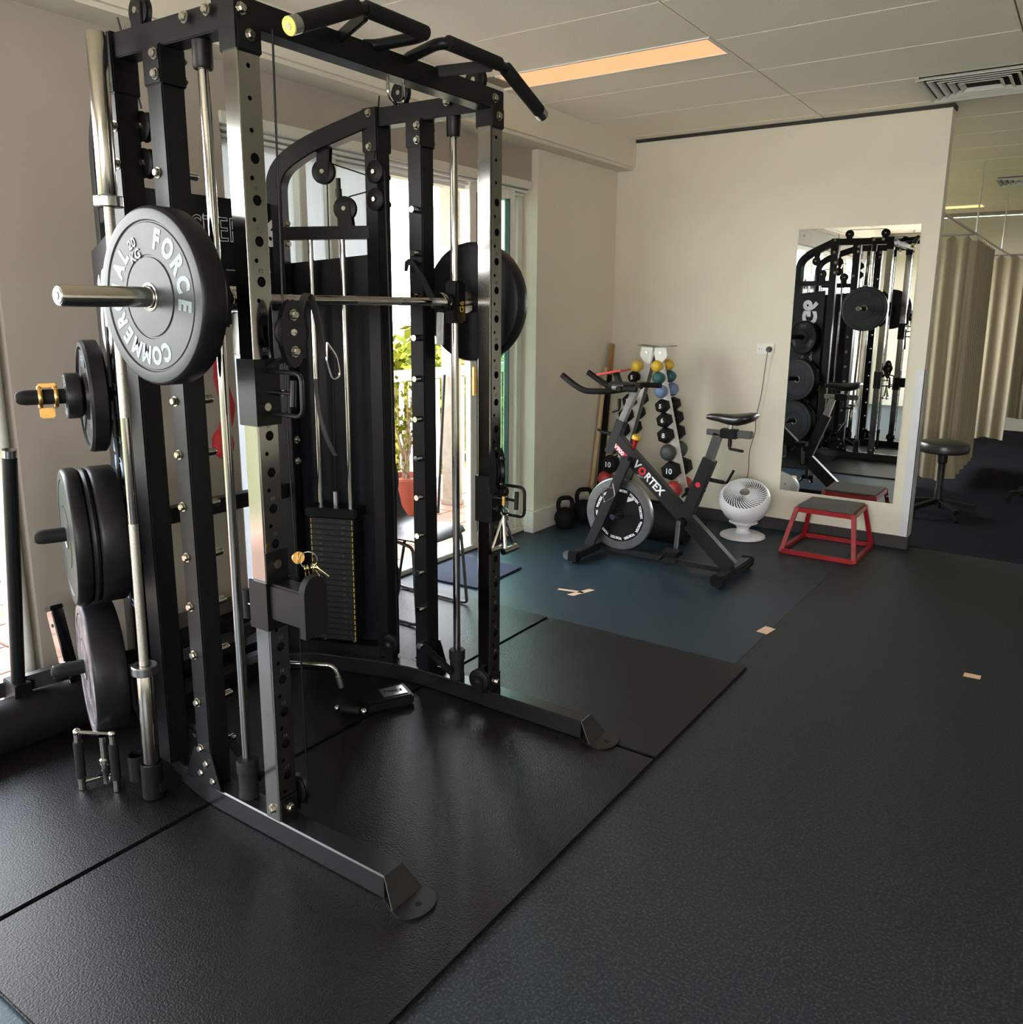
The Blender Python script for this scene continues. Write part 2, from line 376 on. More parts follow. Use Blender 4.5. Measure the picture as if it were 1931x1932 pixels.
# ceiling: slab with recessed grid, each tile its own piece
ce = struct(G().span((XW - 0.2, Y0 - 0.2, ZC + 0.012), (X1 + 0.1, Y1 + 0.1, ZC + 0.12)).build('ceiling', 'ceiling_grid'))
LIGHT = (-2.85, -1.655, 3.965, 4.225)
xs = [-3.01, -1.642, -0.442, 0.758, 1.958, 3.158, 3.6]
ys = [4.015 + 0.6 * k for k in range(-12, 15)]
tiles = {}
for i in range(len(xs) - 1):
    for j in range(len(ys) - 1):
        a, b, c, d = xs[i] + 0.004, xs[i + 1] - 0.004, ys[j] + 0.004, ys[j + 1] - 0.004
        c = max(c, Y0); d = min(d, Y1)
        if d - c < 0.05: continue
        if i == 0 and abs(ys[j] - 4.015) < 0.01:      # the tile beside the light panel starts behind it
            c = 4.235
        if i == 0 and abs(ys[j] - 3.415) < 0.01: d = 3.955
        k = (round(b - a, 3), round(d - c, 3))
        if k not in tiles: tiles[k] = proto(G().box((0, 0, 0.008), (k[0], k[1], 0.016), bev=0.002), 'ceiling_tile')
        inst(tiles[k], 'ceiling_tile', ce, ((a + b) / 2, (c + d) / 2, ZC - 0.002))
# ceiling light panel
lp = thing('ceiling_light', 'long warm lit ceiling light panel above the rack', 'light', (-2.25, 4.095, ZC - 0.004))
G().span((LIGHT[0], LIGHT[2], ZC - 0.004), (LIGHT[1], LIGHT[3], ZC + 0.006)).build('diffuser', 'lamp_panel', lp)
fr_ = G()
fr_.span((LIGHT[0] - 0.012, LIGHT[2] - 0.012, ZC - 0.008), (LIGHT[0], LIGHT[3] + 0.012, ZC + 0.01)).span((LIGHT[1], LIGHT[2] - 0.012, ZC - 0.008), (LIGHT[1] + 0.012, LIGHT[3] + 0.012, ZC + 0.01))
fr_.span((LIGHT[0], LIGHT[2] - 0.012, ZC - 0.008), (LIGHT[1], LIGHT[2], ZC + 0.01)).span((LIGHT[0], LIGHT[3], ZC - 0.008), (LIGHT[1], LIGHT[3] + 0.012, ZC + 0.01))
fr_.build('frame', 'white_paint', lp)
# more panels of the same kind further into the clinic and behind the viewer
for (a, b, lab) in ((-1.9, 11.6, 'warm lit ceiling light over the curtained bays'), (-2.1, 9.4, 'warm lit ceiling light just behind the mirror wall'), ):
    t = thing('ceiling_light', lab, 'light', (a, b, ZC - 0.01), group=None)
    G().span((a - 0.6, b - 0.12, ZC - 0.014), (a + 0.6, b + 0.12, ZC - 0.004)).build('diffuser', 'lamp_far', t)
    G().span((a - 0.615, b - 0.135, ZC - 0.012), (a + 0.615, b - 0.12, ZC - 0.002)).span((a - 0.615, b + 0.12, ZC - 0.012), (a + 0.615, b + 0.135, ZC - 0.002)).build('frame', 'white_paint', t)
# square air vent: stepped blades round a core
def vent(x0, y0, s, lab):
    t = thing('air_vent', lab, 'vent', (x0 + s / 2, y0 + s / 2, ZC - 0.004))
    G().span((x0, y0, ZC - 0.006), (x0 + s, y0 + s, ZC - 0.003)).build('backing', 'black_matte', t)
    cx, cy = x0 + s / 2, y0 + s / 2
    for k in range(5):
        a = s / 2 - 0.012 - k * 0.045; z0 = ZC - 0.007; z1 = ZC - 0.024; b = a + 0.028
        for q in range(4):
            c1, s1 = [(1, 0), (0, 1), (-1, 0), (0, -1)][q]
            def R(px, py, z): return (cx + px * c1 - py * s1, cy + px * s1 + py * c1, z)
            g = G().prism([R(-a, -a, z0), R(a, -a, z0), R(b - 0.004, -b + 0.004, z1), R(-b + 0.004, -b + 0.004, z1)], (0, 0, -0.002)); g.build('blade', 'white_paint', t)
    return t
vent(-0.96, 5.215, 0.55, 'square white ceiling air vent beside the mirror wall corner')
vent(-0.95, 9.35, 0.50, 'square white ceiling air vent among the curtain rods')

# ------------------------------------------------------------------ openings: frames, doors, glass
def frame_v(g, y, w, z0, z1, x=XW - 0.11, d=0.10): g.span((x - d / 2, y - w / 2, z0), (x + d / 2, y + w / 2, z1), bev=0.004)
def frame_h(g, z, w, y0, y1, x=XW - 0.11, d=0.10): g.span((x - d / 2, y0, z - w / 2), (x + d / 2, y1, z + w / 2), bev=0.004)
# doors/windows group B
wb = G()
frame_h(wb, 2.36, 0.05, 2.41, 4.84, XW - 0.06, 0.14); frame_h(wb, 0.018, 0.03, 2.41, 4.84, XW - 0.10, 0.16)
for y, wd in ((2.44, 0.05), (2.92, 0.045), (3.12, 0.05), (3.435, 0.05), (4.80, 0.06)): frame_v(wb, y, wd, 0.03, 2.34)
w1 = struct(wb.build('window_1', 'frame_alu'))
hd = G()
for k in range(3): hd.span((XW - 0.16, 2.42, 2.315 - 0.02 * k), (XW - 0.02 - 0.03 * k, 4.83, 2.327 - 0.02 * k))
hd.build('head_track', 'white_paint', w1)
for (a, b) in ((2.465, 2.90), (2.945, 3.095), (3.145, 3.41)):
    G().span((XW - 0.115, a, 0.05), (XW - 0.108, b, 2.33)).build('pane', 'frosted_glass', w1)
# sliding door leaf standing open over the fixed pane, right of the doorway
ds = struct(bpy.data.objects.new('door_1', None)); COL.objects.link(ds); ds.location = (XW - 0.08, 4.5, 0)
for (ya, yb, xo, m) in ((4.215, 4.70, -0.055, 'white_paint'), (4.31, 4.78, -0.115, 'frame_alu')):
    g = G(); x = XW + xo
    for yy, ww in ((ya + 0.035, 0.07), (yb - 0.03, 0.06)): g.span((x - 0.02, yy - ww / 2, 0.03), (x + 0.02, yy + ww / 2, 2.33), bev=0.003)
    g.span((x - 0.018, ya + 0.066, 0.032), (x + 0.018, yb - 0.056, 0.11), bev=0.003).span((x - 0.018, ya + 0.066, 2.26), (x + 0.018, yb - 0.056, 2.328), bev=0.003)
    lf = g.build('door_leaf', m, ds)
    sl = G()
    for yy in (ya + 0.072, yb - 0.062): sl.span((x - 0.012, yy - 0.004, 0.11), (x + 0.022, yy + 0.004, 2.26))
    sl.build('seal', 'seal', lf)
    G().span((x - 0.003, ya + 0.07, 0.11), (x + 0.003, yb - 0.06, 2.26)).build('pane', 'glass_green', lf)
G().span((XW - 0.035, 4.228, 1.02), (XW - 0.018, 4.262, 1.20), bev=0.003).build('lock_plate', 'gold', ds)
G().span((XW - 0.035, 4.228, 1.80), (XW - 0.022, 4.250, 1.95), bev=0.003).build('notice', 'white_print', ds)
# window A left of the rack (runs out of the picture)
wa = G()
frame_h(wa, 2.36, 0.05, -3.2, 1.45); frame_h(wa, 0.02, 0.04, -3.2, 1.45)
for y in (1.425, 0.9, 0.1, -0.8, -1.7, -2.6, -3.17): frame_v(wa, y, 0.05, 0.03, 2.34)
w2 = struct(wa.build('window_2', 'frame_alu'))
G().cyl((XW - 0.03, 1.40, 0), (XW - 0.03, 1.40, 2.4), 0.028).build('frame_post', 'white_paint', w2)
# ================================================================== the rack (smith machine with two cable stacks)
ZB = 0.012                       # top of the rubber mats
RK = thing('smith_machine_rack', 'black steel smith machine and cable rack with chrome uprights standing on rubber mats', 'gym rack', (-2.1, 1.978, ZB))
YN, YF, YMID = 1.455, 2.500, 1.9775
XF, XM, XR, XC = -1.830, -2.150, -2.370, -2.770     # front post, peg post, rear upright, back column
CN, CF = 1.615, 2.340                               # y of the back columns (rear is narrower)
ZT = 2.268                                          # centre height of the top beams

# base: U-shaped square tube
bpts = rounded([(-1.385, YN, 0.047), (-2.24, YN, 0.047), (XC, CN + 0.02, 0.047), (XC - 0.06, YMID, 0.047), (XC, CF - 0.02, 0.047), (-2.24, YF, 0.047), (-1.385, YF, 0.047)], 0.16, 6)
G().sweep(bpts, 0.07, 0.07).build('base_frame', 'black_gloss', RK)
for y in (YN, YF):                                  # sloping end plate with rounded foot
    g = G()
    g.prism([(-1.386, y - 0.035, 0.082), (-1.386, y + 0.035, 0.082), (-1.335, y + 0.06, 0.014), (-1.335, y - 0.06, 0.014)], (0.004, 0, 0.001))
    fp = [(-1.39, y - 0.036, 0.0125), (-1.335, y - 0.06, 0.0125), (-1.31, y - 0.068, 0.0125)] + [(-1.31 + 0.055 * sin(pi * k / 10), y - 0.068 * cos(pi * k / 10), 0.0125) for k in range(1, 10)] + [(-1.31, y + 0.068, 0.0125), (-1.335, y + 0.06, 0.0125), (-1.39, y + 0.036, 0.0125)]
    g.prism(fp, (0, 0, 0.005))
    f = g.build('foot', 'black_gloss', RK)
    G().cyl((-1.295, y, 0.0165), (-1.295, y, 0.0182), 0.009, n=14).build('bolt_hole', 'black_matte', f)

# bolts: shared meshes
def bolt_mesh(ax, r=0.0115, h=0.012):
    return proto(G().lathe([(0, h), (r * 0.75, h), (r, h * 0.7), (r, 0.002), (r * 1.35, 0.002), (r * 1.35, 0), (0, 0)], ax=ax, n=8), 'bolt')
BN, BF, BX, BZ = bolt_mesh((0, -1, 0)), bolt_mesh((0, 1, 0)), bolt_mesh((1, 0, 0)), bolt_mesh((0, 0, 1))
def bolt(me, p): return inst(me, 'bolt', RK, p)

# front uprights: hollow polished tube, inner faces drilled with numbered holes
def holed_strip(g, o, u, v, w, cells, n=14, t=0.004):
    """strip in plane (u,v) from o; cells = (v0, v1, hu, hv, r); the hole has a wall going in along -normal"""
    o = V(o); u = V(u); v = V(v); nn = u.cross(v)
    for (v0, v1, hu, hv, r) in cells:
        corners = [(-w / 2, v0), (w / 2, v0), (w / 2, v1), (-w / 2, v1)]
        if not r:
            g.add([o + u * a + v * b for a, b in corners], [(0, 1, 2, 3)]); continue
        ring, outer, inner = [], [], []
        for k in range(n):
            a = 2 * pi * (k + 0.5) / n; c, s_ = cos(a), sin(a)
            ring.append(o + u * (hu + r * c) + v * (hv + r * s_))
            sc_ = min(((w / 2 - hu) / c if c > 1e-9 else (-w / 2 - hu) / c if c < -1e-9 else 9), ((v1 - hv) / s_ if s_ > 1e-9 else (v0 - hv) / s_ if s_ < -1e-9 else 9))
            outer.append((hu + sc_ * c, hv + sc_ * s_))
        k0 = len(g.v); g.v += ring + [o + u * a + v * b for a, b in outer] + [p - nn * t for p in ring]
        for k in range(n):
            e = (k + 1) % n
            g.f.append((k0 + k, k0 + n + k, k0 + n + e, k0 + e)); g.f.append((k0 + k, k0 + e, k0 + 2 * n + e, k0 + 2 * n + k))
        for (a, b) in corners:     # fill the corner triangles
            q0 = int(math.floor((atan2(b - hv, a - hu) % (2 * pi)) / (2 * pi / n) - 0.5)) % n; angs = (q0, (q0 + 1) % n)
            k1 = len(g.v); g.v.append(o + u * a + v * b); g.f.append((k1, k0 + n + angs[0], k0 + n + angs[1]))
def front_post(y, nm='front_upright'):
    g = G(); x0, x1 = XF - 0.03, XF + 0.03; y0, y1 = y - 0.035, y + 0.035; z0, z1 = 0.083, 2.235; c = 0.004
    # three plain faces with small chamfers, the front one drilled
    ring = [(x1, y1 - c), (x1 - c, y1), (x0 + c, y1), (x0, y1 - c), (x0, y0 + c), (x0 + c, y0), (x1 - c, y0), (x1, y0 + c)]
    k = len(g.v); g.v += [V((a, b, z0)) for a, b in ring] + [V((a, b, z1)) for a, b in ring]
    for i in range(7): g.f.append((k + i, k + i + 1, k + 8 + i + 1, k + 8 + i))
    cells = []; z = z0; top = 1.975
    cells.append((z0, 0.152, 0, 0, 0)); z = 0.152
    while z < 1.93:
        cells.append((z, z + 0.034, -0.010, z + 0.017, 0.0058)); cells.append((z + 0.034, z + 0.1008, 0.002, z + 0.065, 0.0135)); z += 0.1008
    while z < 2.13: cells.append((z, z + 0.075, -0.004, z + 0.03, 0.006)); z += 0.075
    cells.append((z, z1, 0, 0, 0))
    holed_strip(g, (x1, y, 0), (0, 1, 0), (0, 0, 1), 0.07 - 2 * c, cells)
    p = g.build(nm, 'post_steel', RK)
    n = 17
    for q in range(n):
        text('numeral', str(n - q if y < 2 else q + 1).zfill(2), 0.016, plane_m((x1 + 0.0003, y + 0.002, 0.152 + 0.1008 * q + 0.092), (0, 1, 0), (0, 0, 1)), 'grey_metal', p, ext=0.0002)
    G().span((x0 + 0.006, y0 + 0.006, z0), (x1 - 0.012, y1 - 0.006, z1)).build('tube_core', 'black_matte', p)
    return p
front_post(YN); front_post(YF)

for s_, y, cy in ((-1, YN, CN), (1, YF, CF)):
    inn = -s_
    yo = y + s_ * 0.035; yi = y - s_ * 0.035
    # peg post
    G().box((XM, y, 1.16), (0.07, 0.07, 2.15), bev=0.004).build('peg_upright', 'black_paint', RK)
    G().box((XM, y, 2.19), (0.078, 0.080, 0.10), bev=0.004).build('bracket', 'black_paint', RK)
    # rear upright
    G().box((XR, y, 1.16), (0.07, 0.07, 2.15), bev=0.004).build('rear_upright', 'black_paint', RK)
    G().box((XR, y, 2.225), (0.080, 0.082, 0.16), bev=0.004).build('bracket', 'black_paint', RK)
    # back column with curved arm running forward and up, then the level top beam
    arm = rounded([(XC, cy, 0.083), (XC, cy, 2.09), (XC + 0.13, cy + s_ * 0.045, 2.175), (XR - 0.005, y - s_ * 0.006, ZT + 0.006)], 0.17, 7)
    up_ = V((XR - XC, y - cy, 0)).cross(V((0, 0, 1))).normalized()
    G().sweep(arm, 0.07, 0.062, up=up_).build('curved_arm', 'black_paint', RK)
    G().bar((XR + 0.02, y, ZT), (XF + 0.03, y, ZT - 0.004), 0.062, 0.066).build('top_beam', 'black_paint', RK)
    d = (V((XC, cy, 0)) - V((XR, y, 0))); L = d.length; d.normalize()
    def bay(t, z, off=0.0): return V((XR, y, z)) + d * (L * t) + V((d.y * -1, d.x, 0)) * off   # along the bay
    nrm = V((-d.y, d.x, 0)); nrm = nrm if nrm.y * s_ > 0 else -nrm                                # outward normal of the bay
    def bp(t, z, o=0.0): return V((XR, y, z)) + d * (L * t) + nrm * o
    G().bar(bp(0.05, 1.853), bp(0.97, 1.853), 0.05, 0.05).build('crossbar', 'black_paint', RK)
    G().bar(bp(0.05, 0.10), bp(0.97, 0.10), 0.06, 0.05).build('stack_base', 'black_paint', RK)
    # outer and rear shrouds
    sh = G(); a, b = bp(0.10, 0, 0.05), bp(0.98, 0, 0.05)
    sh.prism([(a.x, a.y, 0.10), (b.x, b.y, 0.10), (b.x, b.y, 1.70), (b.x, b.y, 1.74), (a.x, a.y, 1.775)], nrm * 0.006)
    shroud = sh.build('shroud', 'shroud', RK)
    tx = -d if s_ < 0 else d
    # lettering reads bottom to top on the outer shroud
    mid = bp(0.52, 0, 0.0568)
    text('lettering', 'MONSTER', 0.20, plane_m(V((mid.x, mid.y, 0.98)), (0, 0, 1), (d if s_ < 0 else -d)), 'blue_print' if s_ < 0 else 'white_print', shroud, outline=0.0022, sx=0.92)
    text('lettering', 'G6', 0.24, plane_m(V((mid.x, mid.y, 1.54)), (0, 0, 1), (d if s_ < 0 else -d)), 'white_print', shroud, bold=0.012, sx=0.9)
    # guide rods, selector plates
    for t in (0.36, 0.68): G().cyl(bp(t, 0.13), bp(t, 1.83), 0.0125, n=14).build('guide_rod', 'chrome', RK)
    pm = proto(G().box((0, 0, 0), (0.20, 0.11, 0.0225), bev=0.003), 'weight_iron')
    rz = atan2(d.y, d.x)
    for k in range(22):
        c = bp(0.52, 0.165 + 0.0246 * k); inst(pm, 'weight_plate', RK, c, (0, 0, rz))
    c = bp(0.52, 0.165 + 0.0246 * 22 + 0.012); G().box(c, (0.23, 0.12, 0.04), rz=rz, bev=0.006).build('top_plate', 'black_paint', RK)
    G().cyl(bp(0.52, 0.73), bp(0.52, 0.80), 0.011, n=10).build('selector_stem', 'brushed', RK)
    # number strips down the stack (inner side)
    ipn = -nrm
    for tt in (0.30, 0.73):
        g = G()
        for k in range(22):
            c = bp(tt, 0.165 + 0.0246 * k, -0.0565); g.box(c, (0.003, 0.002, 0.017), rz=rz)
        g.build('number_strip', 'yellow_vinyl', RK)
    for k in range(22):
        for tt, ss in ((0.40, k * 5 + 5), (0.64, k * 10 + 10)):
            text('numeral', str(ss), 0.013, plane_m(bp(tt, 0.165 + 0.0246 * k, -0.0565), (d if s_ > 0 else -d) * -1, (0, 0, 1)), 'brushed', RK, ext=0.0003)
    # pegs through the peg post: bolt heads outside, chrome stubs inside
    peg = proto(G().lathe([(0, 0.034), (0.011, 0.034), (0.0125, 0.031), (0.0125, 0), (0, 0)], ax=(0, inn, 0), n=14), 'chrome') 
    for k in range(12):
        z = 0.203 + 0.1562 * k
        inst(peg, 'peg', RK, (XM + 0.012, yi, z)); bolt(BN if s_ < 0 else BF, (XM - 0.012, yo, z))
    # structural bolts
    B_out = BN if s_ < 0 else BF; B_in = BF if s_ < 0 else BN
    for (bx, bz) in ((XR - 0.0, 2.285), (XR, 2.165), (XR + 0.02, 2.06), (XR + 0.02, 1.96), (XM + 0.02, 2.215), (XM + 0.02, 2.165), (XF - 0.16, ZT + 0.01), (XF - 0.07, ZT + 0.012)):
        bolt(B_out, (bx, yo + s_ * 0.006 * (abs(bz - 2.2) < .1), bz)); bolt(B_in, (bx, yi - s_ * 0.006 * (abs(bz - 2.2) < .1), bz))
    for (bx, bz) in ((XM + 0.015, 0.16), (XM - 0.015, 0.12), (XM + 0.045, 0.11), (XF + 0.0, 0.115)): bolt(B_out, (bx, yo, bz))
    for bz in (1.89, 1.81, 1.02, 0.93): bolt(BX, bp(0.93, bz) + V((0.035, -s_ * 0.02, 0)))
    # gusset plates at the foot of the posts
    G().prism([(XM - 0.10, yo, 0.083), (XM + 0.08, yo, 0.083), (XM + 0.04, yo, 0.20), (XM - 0.045, yo, 0.20)], (0, s_ * 0.004, 0)).build('gusset', 'black_paint', RK)
    G().prism([(XF + 0.031, y - 0.03, 0.083), (XF + 0.031, y + 0.03, 0.083), (XF + 0.031, y + 0.03, 0.15), (XF + 0.031, y - 0.03, 0.15)], (0.004, 0, 0)).build('gusset', 'black_paint', RK)
    bolt(BX, (XF + 0.036, y, 0.117))
    # smith guide rod with rubber bumper sleeves
    xr = -1.988; yr = y - s_ * 0.004
    G().cyl((xr, yr, 0.10), (xr, yr, 2.23), 0.0145, n=20).build('smith_rod', 'chrome', RK)
    G().lathe([(0.0, 0.205), (0.030, 0.205), (0.033, 0.200), (0.033, 0.165), (0.029, 0.162), (0.029, 0.10), (0.031, 0.097), (0.031, 0.078), (0, 0.078)], o=(xr, yr, 0), n=24).build('bumper_sleeve', 'rubber_grip', RK)
    G().lathe([(0.0, 2.245), (0.026, 2.245), (0.026, 2.17), (0.023, 2.165), (0, 2.165)], o=(xr, yr, 0), n=20).build('rod_cap', 'black_plastic', RK)
    # lever links near the foot of the peg post
    G().bar((XM + 0.01, yi - s_ * 0.012, 0.205), (XM + 0.17, yi - s_ * 0.012, 0.12), 0.014, 0.034, bev=0.004).build('link_arm', 'black_paint', RK)

# front crossbeam
G().bar((XF - 0.0, YN - 0.038, ZT), (XF - 0.0, YF + 0.038, ZT), 0.066, 0.066).build('front_beam', 'black_paint', RK)
for y in (YN, YF):
    G().box((XF, y, 2.21), (0.072, 0.078, 0.07), bev=0.005).build('bracket', 'black_paint', RK)
    bolt(BX, (XF + 0.037, y, 2.215)); bolt(BX, (XF + 0.034, y - 0.02, 2.27))
# rear header board between the back columns with lettering
hb = G().span((XC - 0.012, CN + 0.03, 1.60), (XC + 0.0, CF - 0.03, 1.965)).build('header_board', 'shroud', RK)
text('lettering', 'MONSTER', 0.125, plane_m((XC + 0.0015, YMID - 0.05, 1.845), (0, 1, 0), (0, 0, 1)), 'white_print', hb, outline=0.0016, sx=0.82)
text('lettering', 'G6', 0.13, plane_m((XC + 0.0015, YMID + 0.27, 1.845), (0, 1, 0), (0, 0, 1)), 'white_print', hb, bold=0.006)
G().span((XC + 0.0, CN + 0.05, 1.70), (XC + 0.0012, CF - 0.05, 1.703)).span((XC + 0.0, 1.99, 1.60), (XC + 0.0012, 1.993, 1.90)).build('keyline', 'white_print', hb)
G().bar((XC, CN + 0.03, 1.575), (XC, CF - 0.03, 1.575), 0.05, 0.05).build('rear_rail', 'black_paint', RK)
G().bar((XC, CN + 0.03, 0.80), (XC, CF - 0.03, 0.80), 0.05, 0.06).build('rear_rail', 'black_paint', RK)

# pull-up handles: mirrored pair, wide grip bent down at the end, loop back to the beam
for s_ in (-1, 1):
    yy = lambda q: YMID + s_ * q
    main = rounded([(-1.625, yy(0.535), 2.205), (-1.625, yy(0.315), 2.305), (-1.635, yy(0.03), 2.31), (-1.80, yy(0.07), 2.30), (XF, yy(0.09), 2.30)], 0.055, 6)
    h = G().tube(main, 0.0165, 14).build('pull_up_handle', 'black_paint', RK)
    a = V((-1.625, yy(0.52), 2.212)); b = V((-1.625, yy(0.325), 2.30))
    G().tube([a, b], 0.0215, 16).build('foam_grip', 'rubber_grip', h)
    G().tube(rounded([(-1.626, yy(0.29), 2.306), (-1.634, yy(0.05), 2.31)], 0.02), 0.0205, 14).build('foam_grip', 'rubber_grip', h)
    dd = (a - b).normalized()
    G().cyl(a, a + dd * 0.026, 0.0215, n=20).build('end_collar', 'brushed', h)
    e = G().lathe([(0, 0.003), (0.020, 0.003), (0.0212, 0.0)], o=a + dd * 0.0262, ax=dd, n=20).build('end_cap', 'yellow_cap', h)
    G().lathe([(0, 0.0015), (0.008, 0.0015), (0.0085, 0.0)], o=a + dd * 0.0294, ax=dd, n=14).build('screw', 'bolt', h)
    G().bar((-1.64, yy(0.275), 2.30), (XF + 0.02, yy(0.205), 2.29), 0.012, 0.034).build('strut', 'black_paint', h)
# U-bolt under the front beam
G().tube(rounded([(XF, 1.985, 2.24), (XF, 1.985, 2.185), (XF, 2.02, 2.165), (XF, 2.055, 2.185), (XF, 2.055, 2.24)], 0.03, 5), 0.005, 8).build('eyelet', 'chrome', RK)

# pulleys: grooved wheel in two cheek plates
PUL = {}
def pulley(p, ax, r=0.047, cheek=None):
    ax = V(ax).normalized(); k = (round(ax.x, 2), round(ax.y, 2), r)
    if k not in PUL:
        PUL[k] = proto(G().lathe([(0, 0.011), (r * 0.92, 0.011), (r, 0.009), (r * 0.86, 0.0), (r, -0.009), (r * 0.92, -0.011), (0, -0.011)], ax=ax, n=28), 'black_plastic')
    w_ = inst(PUL[k], 'pulley', RK, p)
    g = G().lathe([(0, 0.019), (0.009, 0.019), (0.011, 0.014), (0.011, -0.014), (0.009, -0.019), (0, -0.019)], ax=ax, n=8)
    G_ = g.mesh(); G_.materials.append(MATS['bolt']); q = bpy.data.objects.new('axle_bolt', G_); COL.objects.link(q); q.parent = w_
    if cheek:
        c = V(cheek); d = V(p) - c
        for s_ in (-1, 1): G().bar(c + ax * s_ * 0.014, V(p) + d.normalized() * 0.02 + ax * s_ * 0.014, 0.004, 0.052, up=ax.cross(d.normalized())).build('cheek_plate', 'black_paint', RK)
    return w_
for s_, y, cy in ((-1, YN, CN), (1, YF, CF)):
    d = (V((XC, cy, 0)) - V((XR, y, 0))).normalized(); n_ = V((-d.y, d.x, 0))
    L = sqrt((XC - XR) ** 2 + (cy - y) ** 2)
    bp = lambda t, z: V((XR, y, z)) + d * (L * t)
    pulley(bp(0.52, 2.085), n_, 0.047, bp(0.50, 2.19)); pulley(bp(0.32, 1.945), n_, 0.047, bp(0.30, 1.87))
    pulley((XR + 0.035, y - s_ * 0.045, 2.07), (0, 1, 0), 0.042); pulley((XR + 0.035, y - s_ * 0.045, 1.97), (0, 1, 0), 0.042)
    pulley((XR + 0.13, y, 2.345), (0, 1, 0), 0.042, (XR + 0.13, y, 2.29)); pulley((XF - 0.06, y, 2.342), (0, 1, 0), 0.042, (XF - 0.06, y, 2.29))
    pulley((XR + 0.06, y - s_ * 0.05, 0.165), (0, 1, 0), 0.042, (XR + 0.06, y - s_ * 0.05, 0.09)); pulley((XF + 0.0, y - s_ * 0.062, 0.135), (0, 1, 0), 0.045, (XF, y - s_ * 0.062, 0.08))
    cb = lambda pts, r=0.0028: G().tube(pts, r, 6).build('cable', 'black_plastic', RK)
    cb([bp(0.52, 0.80), bp(0.50, 1.40), bp(0.49, 2.08)]); cb([bp(0.55, 2.13), bp(0.12, 2.07), (XR + 0.02, y - s_ * 0.03, 2.03)])
    cb([bp(0.28, 1.99), (XR + 0.02, y - s_ * 0.03, 2.01)]); cb([(XR + 0.078, y - s_ * 0.045, 2.07), (XR + 0.09, y - s_ * 0.045, 1.2), (XR + 0.098, y - s_ * 0.05, 0.17)])
    cb([(XR + 0.13, y, 2.387), (XF - 0.06, y, 2.384)]); cb([(XF + 0.045, y - s_ * 0.062, 0.14), (XF + 0.05, y - s_ * 0.055, 0.8), (XF + 0.045, y - s_ * 0.05, 1.25), (XF + 0.05, y - s_ * 0.06, 2.24)])
    cb([(XR + 0.02, y, 2.35), (XR + 0.03, y - s_ * .045, 2.12)])
    # turnbuckle on the stack cable
    G().cyl(bp(0.38, 1.88), bp(0.38, 2.06), 0.009, n=10).cyl(bp(0.38, 1.99), bp(0.38, 2.02), 0.013, n=10).build('turnbuckle', 'black_paint', RK)

# smith bar with hooks
SB = G().cyl((-1.998, YN - 0.14, 1.587), (-1.998, YF + 0.14, 1.587), 0.0140, n=20).build('smith_bar', 'knurl', RK)
G().cyl((-1.998, 1.72, 1.587), (-1.998, 1.99, 1.587), 0.0146, n=20).build('smooth_band', 'chrome', SB)
G().cyl((-1.998, 2.20, 1.587), (-1.998, 2.36, 1.587), 0.0146, n=20).build('smooth_band', 'chrome', SB)
for s_, y in ((-1, YN), (1, YF)):
    ys_ = y + s_ * 0.075
    G().lathe([(0, 0), (0.041, 0), (0.041, 0.02), (0.0255, 0.022), (0.0255, 0.345), (0.022, 0.35), (0, 0.35)], o=(-1.998, ys_, 1.587), ax=(0, s_, 0), n=28).build('sleeve', 'sleeve', SB)
    G().lathe([(0, 0.002), (0.0195, 0.002), (0.021, 0.0)], o=(-1.998, ys_ + s_ * 0.35, 1.587), ax=(0, s_, 0), n=24).build('end_cap', 'brushed', SB)
    G().lathe([(0, 0.0015), (0.009, 0.0015), (0.0095, 0)], o=(-1.998, ys_ + s_ * 0.352, 1.587), ax=(0, s_, 0), n=16).build('end_button', 'grey_metal', SB)
    G().box((-1.988, y, 1.587), (0.062, 0.056, 0.155), bev=0.008).build('rod_carriage', 'black_plastic', SB)
    text('lettering', 'G6', 0.035, plane_m((-1.9565, y, 1.57), (0, 0, 1), (0, -1, 0)), 'yellow_vinyl', SB, ext=0.0004)
    # chrome catch: rotating hook that lifts onto a peg
    yh = y - s_ * 0.062
    G().prism([(-2.00, yh, 1.60), (-2.03, yh, 1.60), (-2.135, yh, 1.735), (-2.165, yh, 1.745), (-2.182, yh, 1.735), (-2.185, yh, 1.70), (-2.175, yh, 1.70), (-2.168, yh, 1.722), (-2.15, yh, 1.722), (-2.12, yh, 1.70), (-2.055, yh, 1.565), (-2.02, yh, 1.56), (-1.99, yh, 1.57)], (0, s_ * 0.008, 0)).build('safety_hook', 'black_paint', SB)
    G().lathe([(0, 0.022), (0.030, 0.022), (0.034, 0.016), (0.034, -0.016), (0.030, -0.022), (0, -0.022)], o=(-1.998, yh, 1.587), ax=(0, 1, 0), n=24).build('hook_hub', 'chrome', SB)
    G().bar((-2.0, yh - s_ * .01, 1.55), (-2.005, yh - s_ * .01, 1.43), 0.012, 0.034, up=(1, 0, 0)).build('release_tab', 'brushed', SB)

